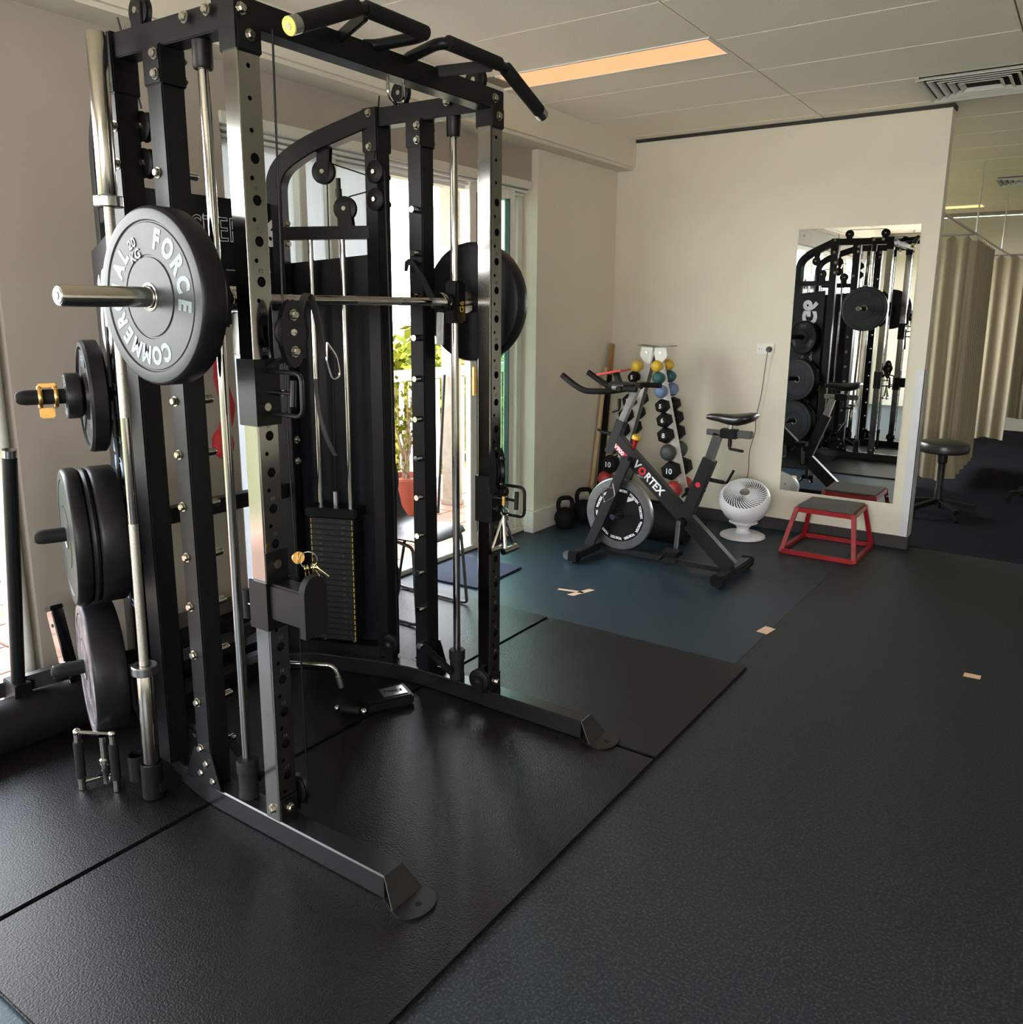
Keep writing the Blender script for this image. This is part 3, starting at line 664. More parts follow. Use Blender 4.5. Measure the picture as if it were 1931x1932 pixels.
# cable trolleys on the front posts with D handle and T pull-pin
def trolley(y, z, s_):
    t = G()
    for (a, b) in (((XF - 0.0304, y - 0.041), (XF + 0.0304, y - 0.0355)), ((XF - 0.0304, y + 0.0355), (XF + 0.0304, y + 0.041)), ((XF + 0.0305, y - 0.041), (XF + 0.036, y + 0.041)), ((XF - 0.036, y - 0.041), (XF - 0.0305, y + 0.041))):
        t.span((a[0], a[1], z - 0.088), (b[0], b[1], z + 0.088))
    T = t.build('trolley', 'black_paint', RK)
    xh = XF + 0.036
    G().tube(rounded([(xh, y + 0.012, z + 0.055), (xh + 0.118, y + 0.012, z + 0.055), (xh + 0.118, y + 0.012, z - 0.058), (xh, y + 0.012, z - 0.058)], 0.025, 5), 0.0062, 10).build('d_handle', 'black_paint', T)
    G().cyl((xh, y + 0.015, z), (xh + 0.04, y + 0.015, z), 0.008, n=12).build('pull_pin', 'chrome', T)
    G().cyl((xh + 0.04, y + 0.015, z), (xh + 0.072, y + 0.015, z), 0.0055, n=12).tube([(xh + 0.078, y + 0.02, z + 0.034), (xh + 0.082, y + 0.01, z - 0.034)], 0.0085, 10).build('t_grip', 'black_plastic', T)
    G().cyl((xh, y - 0.005, z - 0.038), (xh + 0.003, y - 0.005, z - 0.038), 0.011, n=14).build('rivet', 'bolt', T)
    return T
trolley(YN, 1.342, -1); trolley(YF, 0.86, 1)
# swivel pulley block hanging from each trolley
for (y, z, s_) in ((YN, 1.50, 1), (YF, 0.98, -1)):
    p = V((XF + 0.075, y + s_ * 0.055, z)); ax = V((0.94, -0.34 * s_, 0)) if s_ > 0 else V((0.5, 0.86, 0))
    blk = pulley(p, ax, 0.046)
    for q in (-1, 1):
        c = p + ax.normalized() * q * 0.016
        u = V((0, 0, 1)); r_ = ax.normalized().cross(u)
        poly = [c + u * 0.085 * sin(a) * (1 if sin(a) > 0 else 1.1) + r_ * 0.033 * cos(a) for a in [2 * pi * k / 16 for k in range(16)]]
        G().prism(poly, ax.normalized() * 0.003 * q).build('swivel_cheek', 'black_paint', RK)
    inst(BX, 'bolt', RK, p + ax.normalized() * 0.02 + V((0, 0, 0.045))); inst(BX, 'bolt', RK, p + ax.normalized() * 0.02 + V((0, 0, -0.05)))
    G().bar(p + V((-0.03, 0, -0.07)), V((XF + 0.036, y + 0.0, z - 0.09)), 0.03, 0.012).build('swivel_bracket', 'black_paint', RK)
# plate-storage horns on the outer shroud of each side
HORN_Z = (1.285, 0.840, 0.380)
hn = {}
for s_, y, cy in ((-1, YN, CN), (1, YF, CF)):
    d = (V((XC, cy, 0)) - V((XR, y, 0))).normalized(); L = sqrt((XC - XR) ** 2 + (cy - y) ** 2)
    n_ = V((-d.y, d.x, 0)); n_ = n_ if n_.y * s_ > 0 else -n_
    base = V((XR, y, 0)) + d * (L * 0.52) + n_ * 0.058
    G().bar(base + V((0, 0, 0.12)), base + V((0, 0, 1.5)), 0.05, 0.006, up=n_).build('horn_rail', 'black_paint', RK)
    for k, z in enumerate(HORN_Z):
        b = base + V((0, 0, z)); L2 = (0.275, 0.268, 0.262)[k]
        G().tube([b, b + n_ * (L2 - 0.03), b + n_ * (L2 - 0.012), b + n_ * (L2 - 0.003), b + n_ * L2], [0.0235, 0.0235, 0.021, 0.014, 0.004], 20).build('storage_horn', 'rubber_grip', RK)
        hn[(s_, k)] = (b, n_)
# barbell holder: two cups on an arm beside the rear of the base
G().bar((-2.30, 1.42, 0.055), (-2.30, 1.345, 0.055), 0.04, 0.03).build('holder_arm', 'black_paint', RK)
def cup(c, r, z0, z1, nm):
    G().lathe([(r, z0), (r, z1), (r - 0.004, z1), (r - 0.004, z0 + 0.006), (0, z0 + 0.006), (0, z0), (r, z0)], o=(c[0], c[1], 0), n=24).build(nm, 'black_plastic', RK)
cup((-2.325, 1.345), 0.033, 0.018, 0.135, 'bar_cup'); cup((-2.39, 1.335), 0.028, 0.06, 0.145, 'bar_cup')
# small items fixed to the near J-cup position: gun rack hook with padded lip
# ================================================================== weight plates
def bumper(name, label, c, n, D=0.45, T=0.075, mface='bumper_face', ring=True, words=None, group=None, hub=0.026):
    """bumper plate: c = outer face centre, n = outward axis of that face"""
    n = V(n).normalized(); c = V(c); R = D / 2
    t = thing(name, label, 'weight plate', c - V((0, 0, R)), group=group)
    prof = [(hub, -T), (R - 0.02, -T), (R - 0.004, -T + 0.004), (R, -T + 0.012), (R, -0.012), (R - 0.004, -0.004), (R - 0.008, -0.001)]
    body = G().lathe(prof, o=c, ax=n, n=72).build('rim', 'bumper', t)
    face = [(R - 0.008, -0.001), (R - 0.012, 0.0), (R - 0.034, 0.0), (R - 0.037, -0.004), (R - 0.040, -0.004), (R - 0.042, -0.0015), (R * 0.47, -0.0015), (R * 0.465, -0.004), (R * 0.445, -0.004), (R * 0.44, -0.0005), (0.045, 0.0), (0.036, 0.0)]
    G().lathe(face, o=c, ax=n, n=72).build('face', mface, t)
    G().lathe([(0.036, -0.001), (0.036, 0.002), (0.032, 0.003), (0.0275, 0.001), (0.0275, -T)], o=c, ax=n, n=36).build('steel_hub', 'brushed', t)
    if words:
        up = V((0, 0, 1)); rt = up.cross(n)
        up = n.cross(rt)
        for (s, a0, st, size) in words:          # each letter set round the ring, a0 = clock angle of the first, degrees
            for k, ch in enumerate(s):
                if ch == ' ': continue
                a = radians(a0 + st * k); rad = rt * sin(a) + up * cos(a); tg = rt * cos(a) - up * sin(a)
                text('lettering', ch, size, plane_m(c + rad * R * 0.645 - n * 0.0012, tg, rad), 'plate_print', t, bold=size * 0.055, sx=0.8, ext=0.0006)
    return t
W1 = [('FORCE', 18, 20, 0.068), ('COMMERCIAL', 158, 17.5, 0.062)]
NB = V((-1.998, 1.262, 1.587))
P = bumper('bumper_plate', 'large bumper plate with pale ring lettering loaded beside the standing barbell', NB, (0, -1, 0), T=0.075, words=W1)
text('lettering', '20', 0.034, plane_m(NB + V((-0.060, -0.0002, 0.132)), V((0.92, 0, 0.40)), V((-0.40, 0, 0.92))), 'plate_print', P, bold=0.001, ext=0.0006)
text('lettering', 'KG', 0.034, plane_m(NB + V((-0.048, -0.0002, 0.102)), V((0.92, 0, 0.40)), V((-0.40, 0, 0.92))), 'plate_print', P, bold=0.001, ext=0.0006)
FB = V((-1.998, 2.60, 1.587))
P = bumper('bumper_plate', 'large black rubber bumper plate on the sleeve next to the sliding glass doors', FB + V((0, 0.075, 0)), (0, 1, 0), T=0.075)
G().prism([FB + V(q) for q in ((0.05, -0.001, -0.055), (0.062, -0.001, -0.02), (0.085, -0.001, -0.03), (0.115, -0.001, -0.065), (0.075, -0.001, -0.075))], (0, -0.0005, 0)).build('gold_emblem', 'gold', P)

def plate_on(horn, off, **k):
    b, n = hn[horn]; return b + n * off, n
# lower horn: printed bumper
c, n = plate_on((-1, 2), 0.16)
p = bumper('bumper_plate', 'bumper plate with a printed mottled face on the lowest storage horn', c + V((0, 0, -0.012)), n, T=0.105, mface='plate_print_face' if 'plate_print_face' in MATS else mat('plate_print_face', (0.05, 0.045, 0.055), 0.5, col2=(0.16, 0.13, 0.15), nscale=16, lo=0.46, hi=0.54) and 'plate_print_face')
# middle horn: three bumpers
c, n = plate_on((-1, 1), 0.015 + 0.085); bumper('bumper_plate', 'thick black bumper plate innermost of three on the middle storage horn', c + V((0, 0, -0.012)), n, T=0.083)
c, n = plate_on((-1, 1), 0.015 + 0.085 + 0.024); bumper('bumper_plate', 'thin black bumper plate between two others on the middle storage horn', c + V((0, 0, -0.012)), n, D=0.446, T=0.0235)
c, n = plate_on((-1, 1), 0.015 + 0.085 + 0.024 + 0.05); bumper('bumper_plate', 'black bumper plate outermost of three on the middle storage horn', c + V((0, 0, -0.012)), n, T=0.0495)
# far side, seen in the mirror
for k, lab in ((1, 'black bumper plate on the middle horn of the door side, seen in the mirror'), (2, 'black bumper plate on the lowest horn of the door side, seen in the mirror')):
    c, n = plate_on((1, k), 0.015 + 0.10); bumper('bumper_plate', lab, c + V((0, 0, -0.012)), n, T=0.09)
# iron grip plates on the upper horns
def grip_plate(label, c, n, R=0.17, T=0.04):
    n = V(n); t = thing('grip_plate', label, 'weight plate', V(c) - V((0, 0, R)))
    up = V((0, 0, 1)); rt = up.cross(n)
    G().lathe([(0.026, -T), (R - 0.012, -T), (R, -T + 0.008), (R, -0.008), (R - 0.006, 0), (R - 0.020, 0), (R - 0.024, -0.008), (0.075, -0.010), (0.070, 0.0), (0.040, 0.002), (0.030, 0.002), (0.026, 0)], o=c, ax=n, n=56).build('body', 'bumper', t)
    for k in range(3):
        a0 = radians(60 + 120 * k); poly = []
        for (rr, aa) in ((0.095, -0.42), (0.138, -0.34), (0.142, 0), (0.138, 0.34), (0.095, 0.42), (0.090, 0)):
            q = rt * sin(a0 + aa) + up * cos(a0 + aa); poly.append(V(c) + q * rr * R / 0.17 - n * 0.0095)
        G().prism(poly, n * 0.0012).build('grip_slot', 'black_matte', t)
        a1 = radians(120 * k); q = rt * sin(a1) + up * cos(a1); tg = rt * cos(a1) - up * sin(a1)
        G().prism([V(c) + q * 0.088 * R / 0.17 + tg * 0.045 - n * 0.008, V(c) + q * 0.14 * R / 0.17 + tg * 0.055 - n * 0.008, V(c) + q * 0.14 * R / 0.17 - tg * 0.055 - n * 0.008, V(c) + q * 0.088 * R / 0.17 - tg * 0.045 - n * 0.008], n * 0.003).build('panel', 'bumper_face', t)
        text('lettering', '15 KG', 0.024, plane_m(V(c) + q * 0.115 * R / 0.17 - n * 0.0045, tg, q), 'plate_print', t, bold=0.0006, ext=0.0004)
    return t
c, n = plate_on((-1, 0), 0.085); grip_plate('black tri-grip weight plate on the top storage horn behind a small disc', c + V((0, 0, -0.004)), n, R=0.178, T=0.055)
c, n = plate_on((1, 0), 0.085); grip_plate('black tri-grip weight plate on the top horn of the door side', c + V((0, 0, -0.004)), n, R=0.178, T=0.055)
c, n = plate_on((-1, 0), 0.137); sd = thing('small_weight_disc', 'small dark weight disc in front of the tri-grip plate on the top horn', 'weight plate', c - V((0, 0, 0.075)))
G().lathe([(0.026, -0.046), (0.066, -0.046), (0.072, -0.040), (0.072, -0.006), (0.068, 0), (0.060, 0), (0.056, -0.004), (0.040, -0.004), (0.036, 0.001), (0.026, 0.001)], o=c, ax=n, n=40).build('disc', 'bumper', sd)
G().lathe([(0.058, -0.003), (0.057, -0.0015), (0.041, -0.0015), (0.040, -0.003)], o=c, ax=n, n=40).build('painted_face', 'bumper_face', sd)
# gold clamp collar on the top horn
b, n = hn[(-1, 0)]; c = b + n * 0.185; up = V((0, 0, 1)); rt = up.cross(n)
cl = thing('clamp_collar', 'gold lock-jaw barbell collar clamped on the top storage horn', 'barbell collar', c - V((0, 0, 0.04)))
for o in (-0.022, 0.022): G().lathe([(0.0245, -0.006), (0.034, -0.006), (0.036, -0.003), (0.036, 0.003), (0.034, 0.006), (0.0245, 0.006)], o=c + n * o, ax=n, n=28, closed=True).build('jaw_ring', 'gold', cl)
G().box(c + up * 0.036, (0.05, 0.02, 0.012), bev=0.003, rot=Matrix((n, rt, up)).transposed()).build('bridge', 'gold', cl)
G().box(c - up * 0.050 + n * 0.005, (0.042, 0.018, 0.032), bev=0.004, rot=Matrix((n, rt, up)).transposed()).build('lever', 'gold', cl)

# ------------------------------------------------------------------ standing barbell
bb = thing('olympic_barbell', 'steel olympic barbell standing upright in the floor cup beside the rack', 'barbell', (-2.325, 1.345, 0.026))
A = V((-2.325, 1.345, 0.026)); B = V((-2.282, 1.347, 2.276)); D_ = (B - A).normalized(); at = lambda z: A + D_ * z
G().cyl(at(0.44), at(1.81), 0.0140, n=18).build('shaft', 'knurl', bb)
G().cyl(at(0.90), at(1.22), 0.0144, n=18).build('smooth_section', 'chrome', bb)
for (z0, z1, zc) in ((0.0, 0.445, 1), (1.805, 2.25, -1)):
    G().lathe([(0, 0), (0.023, 0), (0.0255, 0.004), (0.0255, z1 - z0 - 0.004), (0.023, z1 - z0), (0, z1 - z0)], o=at(z0), ax=D_, n=28).build('sleeve', 'sleeve', bb)
    zz = z1 - 0.03 if zc > 0 else z0
    G().lathe([(0, 0), (0.036, 0), (0.0385, 0.003), (0.0385, 0.027), (0.036, 0.03), (0, 0.03)], o=at(zz), ax=D_, n=28).build('collar', 'brushed', bb)

# ------------------------------------------------------------------ J-cup on the near front post, and keys hung on it
jc = thing('j_cup', 'black steel barbell J-cup pinned to the polished upright', 'J-cup', (XF, YN, 0.66))
g = G()
for (a, b) in (((XF - 0.037, YN - 0.043), (XF + 0.0309, YN - 0.0365)), ((XF + 0.031, YN - 0.043), (XF + 0.037, YN + 0.043)), ((XF - 0.037, YN + 0.0365), (XF + 0.0309, YN + 0.043))):
    g.span((a[0], a[1], 0.68), (b[0], b[1], 0.82))
g.span((XF + 0.031, YN - 0.038, 0.82), (XF + 0.036, YN + 0.038, 0.905)); g.build('sleeve', 'black_paint', jc)
G().box((XF + 0.10, YN, 0.765), (0.13, 0.066, 0.105), bev=0.006).build('cradle', 'black_paint', jc)
lip = [(XF + 0.165, YN - 0.036, z) for z in ()]
poly = [(XF + 0.165, YN + 0.04 * cos(a), 0.815 + 0.045 * sin(a)) for a in [pi * k / 10 for k in range(11)]] + [(XF + 0.165, YN - 0.04, 0.69), (XF + 0.165, YN + 0.04, 0.69)]
G().prism(poly, (0.022, 0, 0)).build('padded_lip', 'rubber_grip', jc)
G().cyl((XF + 0.037, YN - 0.002, 0.868), (XF + 0.042, YN - 0.002, 0.868), 0.013, n=16).build('rivet', 'bolt', jc)
G().cyl((XF - 0.037, YN - 0.02, 0.735), (XF - 0.075, YN - 0.02, 0.735), 0.006, n=10).build('pop_pin', 'chrome', jc)
G().tube([(XF - 0.080, YN - 0.02, 0.775), (XF - 0.080, YN - 0.02, 0.69)], 0.012, 12).build('pin_handle', 'black_plastic', jc)
ky = thing('bunch_of_keys', 'bunch of metal keys on a ring resting on the J-cup', 'keys', (XF + 0.13, YN + 0.03, 0.83))
kc = V((XF + 0.125, YN + 0.035, 0.885))
G().tube(arc(kc, 0.024, 0, 2 * pi * 15 / 16, 15, (0.8, 0.6, 0), (0, 0, 1)), 0.0018, 6, closed=True).build('ring', 'chrome', ky)
G().lathe([(0, 0.002), (0.017, 0.002), (0.018, 0), (0.017, -0.002), (0, -0.002)], o=kc + V((-0.03, -0.01, 0.004)), ax=(0.9, -0.4, 0.1), n=18).build('fob', 'gold', ky)
for k, (a, tilt) in enumerate(((-0.5, 0.1), (-0.3, -0.2), (-0.1, 0.15), (0.35, 0.2), (0.6, 0.5), (0.75, 0.7), (0.9, 0.85))):
    o = kc + V((0.01 * a, 0.02 * a, -0.022)); dn = V((sin(tilt) * 0.7, sin(tilt) * 0.7, -cos(tilt))); sd_ = V((0.7, -0.7, 0))
    q = G().lathe([(0.004, -0.001), (0.010, -0.001), (0.010, 0.001), (0.004, 0.001)], o=o, ax=sd_.cross(dn) + V((0, 0, 0.01)), n=12, closed=True)
    q.bar(o + dn * 0.009, o + dn * 0.045, 0.006, 0.0018, up=sd_.cross(dn), bev=0.0)
    q.build('key', 'chrome' if k % 2 else 'gold', ky)
# strap attachment hanging by a carabiner beside the near trolley
st = thing('cable_strap', 'black fabric cable strap hooked beside the sliding trolley', 'strap', (-1.76, 1.58, 1.19))
o = V((-1.765, 1.575, 1.45))
loop = rounded([o + V((0.0, -0.02, -0.02)), o + V((0, -0.028, 0.10)), o + V((0.005, 0.0, 0.165)), o + V((0.0, 0.035, 0.10)), o + V((0.01, 0.045, -0.02))], 0.04, 6)
G().sweep(loop, 0.026, 0.005, up=(0, 1, 0.01), c=0.001).build('loop', 'strap', st)
G().sweep(rounded([o + V((0.0, 0.02, -0.08)), o + V((0.0, 0.03, -0.18)), o + V((0.01, 0.045, -0.25)), o + V((0.015, 0.07, -0.30))], 0.03, 4), 0.016, 0.004, up=(0, 1, 0.01), c=0.001).build('tail', 'strap', st)
G().tube(rounded([o + V((0.02, 0.05, 0.02)), o + V((0.03, 0.075, -0.02)), o + V((0.03, 0.085, -0.075)), o + V((0.025, 0.06, -0.085)), o + V((0.02, 0.045, -0.03)), o + V((0.02, 0.05, 0.02))], 0.012, 3), 0.0035, 8).build('carabiner', 'chrome', st)
# chrome handles hanging from the far trolley
hd_ = thing('rope_handles', 'pair of chrome stirrup handles hanging from the trolley near the doors', 'cable handle', (-1.72, 2.49, 0.66))
o = V((-1.745, 2.475, 0.865))
G().ball(o + V((0, 0, 0.035)), 0.021, nu=16, nv=10).build('rubber_stop', 'black_plastic', hd_)
G().cyl(o + V((0, 0, 0.018)), o + V((0, 0, -0.018)), 0.0085, n=12).build('swivel', 'gold', hd_)
G().tube(arc(o + V((0.005, 0, -0.045)), 0.016, 0, 2 * pi * 15 / 16, 15, (0.9, 0.3, 0), (0, 0, 1)), 0.003, 6, closed=True).build('snap_ring', 'chrome', hd_)
for k in (-1, 1):
    a = o + V((0.0, 0.0, -0.06)); b = o + V((0.022 * k, 0.012 * k, -0.185))
    h = G().tube(rounded([a, b + V((-0.006 * k, 0.03, 0.01)), b + V((0, 0.04, -0.005))], 0.02), 0.0065, 10).tube([a, b + V((0, -0.03, 0))], 0.0065, 10).build('stirrup', 'chrome', hd_)
    G().tube([b + V((0, -0.045, -0.004)), b + V((0, 0.045, -0.004))], 0.0125, 14).build('grip', 'chrome', h)
# red towel hung behind the near side
rt_ = thing('red_resistance_band', 'crumpled red fabric band hanging between the rack posts', 'band', (-2.2, 1.72, 1.2))
pts = [V((-2.32 + 0.01 * sin(k * 1.7), 1.70 + 0.012 * sin(k), 1.62 - 0.047 * k)) for k in range(12)]
G().sweep(pts, 0.05, 0.018, up=(1, 0.2, 0), c=0.004).build('band', 'red_fabric', rt_)
G().ball(pts[-1] + V((0, 0, 0.02)), 0.04, (1.0, 0.8, 1.3)).build('knot', 'red_fabric', rt_)
# ================================================================== rubber mats under the rack
def rmat(label, x0, x1, y0, y1):
    o = G().span((x0 + 0.006, y0 + 0.006, 0.0005), (x1 - 0.006, y1 - 0.006, ZB), bev=0.004).build('rubber_mat', 'mat_rubber'); return tag(o, label, 'floor mat')
rmat('black rubber mat at the corner nearest the exercise bike', -2.145, -1.095, 2.505, 3.46)
rmat('black rubber mat filling the open front of the rack', -2.145, -1.095, 0.675, 2.505)
rmat('black rubber mat under the plastic chair by the doorway', -3.19, -2.145, 2.505, 3.46)
rmat('black rubber mat under the weight storage horns', -3.19, -2.145, 0.675, 2.505)
# tape marks and door mat
def tape(label, pts): return tag(G().prism([(a, b, 0.0006) for a, b in pts], (0, 0, 0.0006)).build('floor_tape', 'tape'), label, 'tape')
tape('long strip of the beige tape T on the floor before the bike', [(-2.35, 3.868), (-2.20, 3.900), (-2.206, 3.925), (-2.352, 3.893)])
tape('short cross strip of the beige tape T on the floor before the bike', [(-2.262, 3.83), (-2.222, 3.83), (-2.170, 3.985), (-2.208, 3.985)])
tape('single beige tape mark beyond the mat corner', [(-1.215, 3.915), (-1.160, 3.905), (-1.145, 4.00), (-1.20, 4.01)])
tape('small beige tape mark far out on the open grey floor', [(-0.30, 3.935), (-0.235, 3.94), (-0.235, 3.985), (-0.30, 3.98)])
dm = G().prism([(-3.15, 3.57, 0.001), (-2.72, 3.60, 0.001), (-2.735, 4.075, 0.001), (-3.17, 4.05, 0.001)], (0, 0, 0.011)).build('door_mat', 'doormat'); tag(dm, 'blue ribbed door mat lying inside the open doorway', 'door mat')

# ================================================================== mirror, outlet, cord
mr = thing('wall_mirror', 'tall frameless mirror screwed to the cream wall above the red step', 'mirror', (-1.37, YM - 0.004, 0.30))
G().span((-1.751, YM - 0.006, 0.300), (-0.992, YM - 0.001, 2.104)).build('pane', 'mirror', mr)
for (x, z) in ((-1.715, 0.345), (-1.03, 0.345), (-1.715, 2.06), (-1.03, 2.06)): G().lathe([(0, 0.004), (0.006, 0.0035), (0.008, 0)], o=(x, YM - 0.006, z), ax=(0, -1, 0), n=14).build('mirror_screw', 'chrome', mr)
ol = thing('wall_outlet', 'cream double power outlet on the wall above the fan', 'outlet', (-1.925, YM, 1.262))
G().box((-1.925, YM - 0.005, 1.298), (0.125, 0.010, 0.074), bev=0.003).build('plate', 'white_paint', ol)
for dx in (-0.035, 0.03):
    G().box((-1.925 + dx, YM - 0.0105, 1.322), (0.016, 0.003, 0.010)).build('switch', 'rack_white', ol)
    for q in (-0.008, 0.008): G().box((-1.925 + dx + q, YM - 0.0103, 1.296), (0.003, 0.002, 0.010)).build('slot', 'black_matte', ol)
cd = thing('power_cord', 'grey power cord with dark plug running from outlet down to fan', 'cord', (-1.905, YM - 0.02, 0.3))
G().lathe([(0, 0.03), (0.014, 0.03), (0.021, 0.012), (0.021, 0), (0, 0)], o=(-1.895, YM - 0.011, 1.295), ax=(0, -1, 0), n=16).build('plug', 'plug', cd)
G().tube(rounded([(-1.895, YM - 0.04, 1.29), (-1.905, YM - 0.035, 1.20), (-1.925, YM - 0.03, 0.95), (-1.955, YM - 0.03, 0.80), (-1.945, YM - 0.03, 0.72), (-1.985, YM - 0.03, 0.55), (-1.975, YM - 0.035, 0.40), (-2.03, YM - 0.06, 0.10), (-2.04, 5.80, 0.006), (-1.99, 5.70, 0.006), (-1.93, 5.66, 0.012)], 0.05, 5), 0.0028, 6).build('cable', 'grey_metal', cd)

# ================================================================== fan
fx, fy = -1.885, 5.60
fn = thing('desk_fan', 'white round air circulator fan tilted upward on the floor', 'fan', (fx, fy, 0))
G().lathe([(0, 0.0), (0.145, 0.0), (0.156, 0.006), (0.153, 0.018), (0.135, 0.028), (0.10, 0.033), (0.055, 0.038), (0, 0.040)], o=(fx, fy, 0), n=48).build('base', 'fan_white', fn)
G().lathe([(0.062, 0.032), (0.044, 0.05), (0.042, 0.068), (0.06, 0.09), (0.10, 0.108), (0.06, 0.125), (0, 0.125)], o=(fx, fy, 0), n=32).build('neck', 'fan_white', fn)
ax = V((0.12, -0.52, 0.84)).normalized(); hc = V((fx, fy, 0.272))
rr = ax.orthogonal().normalized(); ss = ax.cross(rr)
G().lathe([(0, -0.165), (0.06, -0.160), (0.115, -0.130), (0.155, -0.085), (0.175, -0.03), (0.177, 0.005), (0.170, 0.035), (0.156, 0.054), (0.148, 0.056), (0.146, 0.048), (0.150, 0.02)], o=hc, ax=ax, n=56).build('shell', 'fan_white', fn)
g = G()
for k in range(38):                                            # swirled grille vanes
    a0 = 2 * pi * k / 38; pts = []
    for q in range(7):
        r = 0.034 + (0.150 - 0.034) * q / 6; a = a0 + 0.8 * (q / 6); pts.append(hc + (rr * cos(a) + ss * sin(a)) * r + ax * (0.066 - 0.014 * (q / 6) ** 2))
    g.sweep(pts, 0.0030, 0.010, up=ax, c=0.0005)
    pts2 = [p_ for p_ in pts[3:]]
    g.sweep(pts2, 0.0062, 0.006, up=ax, c=0.0005)
gr_ = g.build('grille', 'fan_white', fn); gr_['kind'] = 'stuff'
G().lathe([(0, 0.076), (0.020, 0.076), (0.034, 0.071), (0.037, 0.062), (0, 0.058)], o=hc, ax=ax, n=32).build('hub', 'brushed', fn)
G().lathe([(0, 0.035), (0.148, 0.030), (0.149, 0.022), (0, 0.022)], o=hc, ax=ax, n=40).build('impeller', 'grey_vinyl', fn)

# ================================================================== red step
sp = thing('plyometric_step', 'red steel step box with dark grip top under the mirror', 'step', (-1.31, 5.63, 0))
zt = 0.305; top = [(-1.485, 5.465), (-1.128, 5.455), (-1.135, 5.795), (-1.475, 5.79)]; bot = [(-1.545, 5.375), (-1.085, 5.375), (-1.085, 5.875), (-1.535, 5.875)]
G().prism([(a, b, zt - 0.004) for a, b in top], (0, 0, 0.012)).build('top_pad', 'step_top', sp)
for k in range(4):
    a, b = top[k], top[(k + 1) % 4]; G().bar((a[0], a[1], zt - 0.02), (b[0], b[1], zt - 0.02), 0.026, 0.03).build('top_rail', 'red_paint', sp)
    c, d = bot[k], bot[(k + 1) % 4]; G().bar((c[0], c[1], 0.015), (d[0], d[1], 0.015), 0.028, 0.028).build('bottom_rail', 'red_paint', sp)
    G().bar((a[0], a[1], zt - 0.006), (c[0], c[1], 0.006), 0.028, 0.028, up=(0, 1, 0)).build('leg', 'red_paint', sp)

# ================================================================== exercise bike
by = 4.65
bk = thing('exercise_bike', 'black spin bike with white frame lettering and silver rimmed flywheel', 'exercise bike', (-2.05, by, 0))
P_ = lambda x, z, y=by: V((x, y, z))
for (x, ya, yb, nm) in ((-2.535, 4.34, 4.90, 'front_stabilizer'), (-1.615, 4.40, 4.94, 'rear_stabilizer')):
    s = G().span((x - 0.035, ya + 0.02, 0.022), (x + 0.035, yb - 0.02, 0.072), bev=0.008).build(nm, 'bike_frame', bk)
    for yy, q in ((ya, 1), (yb, -1)):
        G().span((x - 0.040, yy, 0.012), (x + 0.040, yy + q * 0.045, 0.078), bev=0.010).build('end_cap', 'black_plastic', s)
        G().cyl((x, yy + q * 0.03, 0.0), (x, yy + q * 0.03, 0.014), 0.022, n=16).build('levelling_foot', 'black_plastic', s)
for yy in (4.36, 4.88): G().cyl((-2.578, yy - 0.012, 0.045), (-2.578, yy + 0.012, 0.045), 0.028, n=20).build('transport_wheel', 'brushed', bk)
G().bar(P_(-2.52, 0.045), P_(-1.64, 0.042), 0.03, 0.03).build('floor_rail', 'bike_frame', bk)
G().bar(P_(-2.425, 0.775), P_(-1.62, 0.065), 0.055, 0.095, up=(0.66, 0, 0.75)).build('main_tube', 'bike_frame', bk)
for q in (-1, 1): G().bar(P_(-2.300, 0.655, by + q * 0.062), P_(-2.555, 0.055, by + q * 0.062), 0.022, 0.066, up=(0.9, 0, -0.43)).build('fork_blade', 'bike_frame', bk)
G().box(P_(-2.315, 0.645), (0.06, 0.146, 0.05), bev=0.006).build('fork_crown', 'bike_frame', bk)
hd0, hd1 = P_(-2.452, 0.675), P_(-2.375, 0.885)
G().bar(hd0, hd1, 0.058, 0.062, up=(1, 0, 0)).build('head_tube', 'bike_frame', bk)
G().bar(P_(-2.385, 0.86), P_(-2.282, 1.095), 0.04, 0.042, up=(1, 0, 0)).build('handlebar_post', 'brushed', bk)
G().bar(P_(-1.925, 0.32), P_(-1.787, 0.705), 0.058, 0.078, up=(1, 0, 0)).build('seat_tube', 'bike_frame', bk)
G().bar(P_(-1.795, 0.69), P_(-1.745, 0.862), 0.04, 0.052, up=(1, 0, 0)).build('seat_post', 'brushed', bk)
G().span((-1.815, by - 0.02, 0.848), (-1.725, by + 0.02, 0.884), bev=0.004).build('slider_rail', 'brushed', bk)
G().span((-1.73, by - 0.03, 0.838), (-1.63, by + 0.03, 0.894), bev=0.006).build('slider_clamp', 'black_plastic', bk)
G().span((-1.63, by - 0.024, 0.846), (-1.545, by + 0.024, 0.888), bev=0.006).build('slider_end', 'grey_metal', bk)
G().cyl(P_(-1.675, 0.885), P_(-1.675, 0.925), 0.014, n=14).build('saddle_stem', 'brushed', bk)
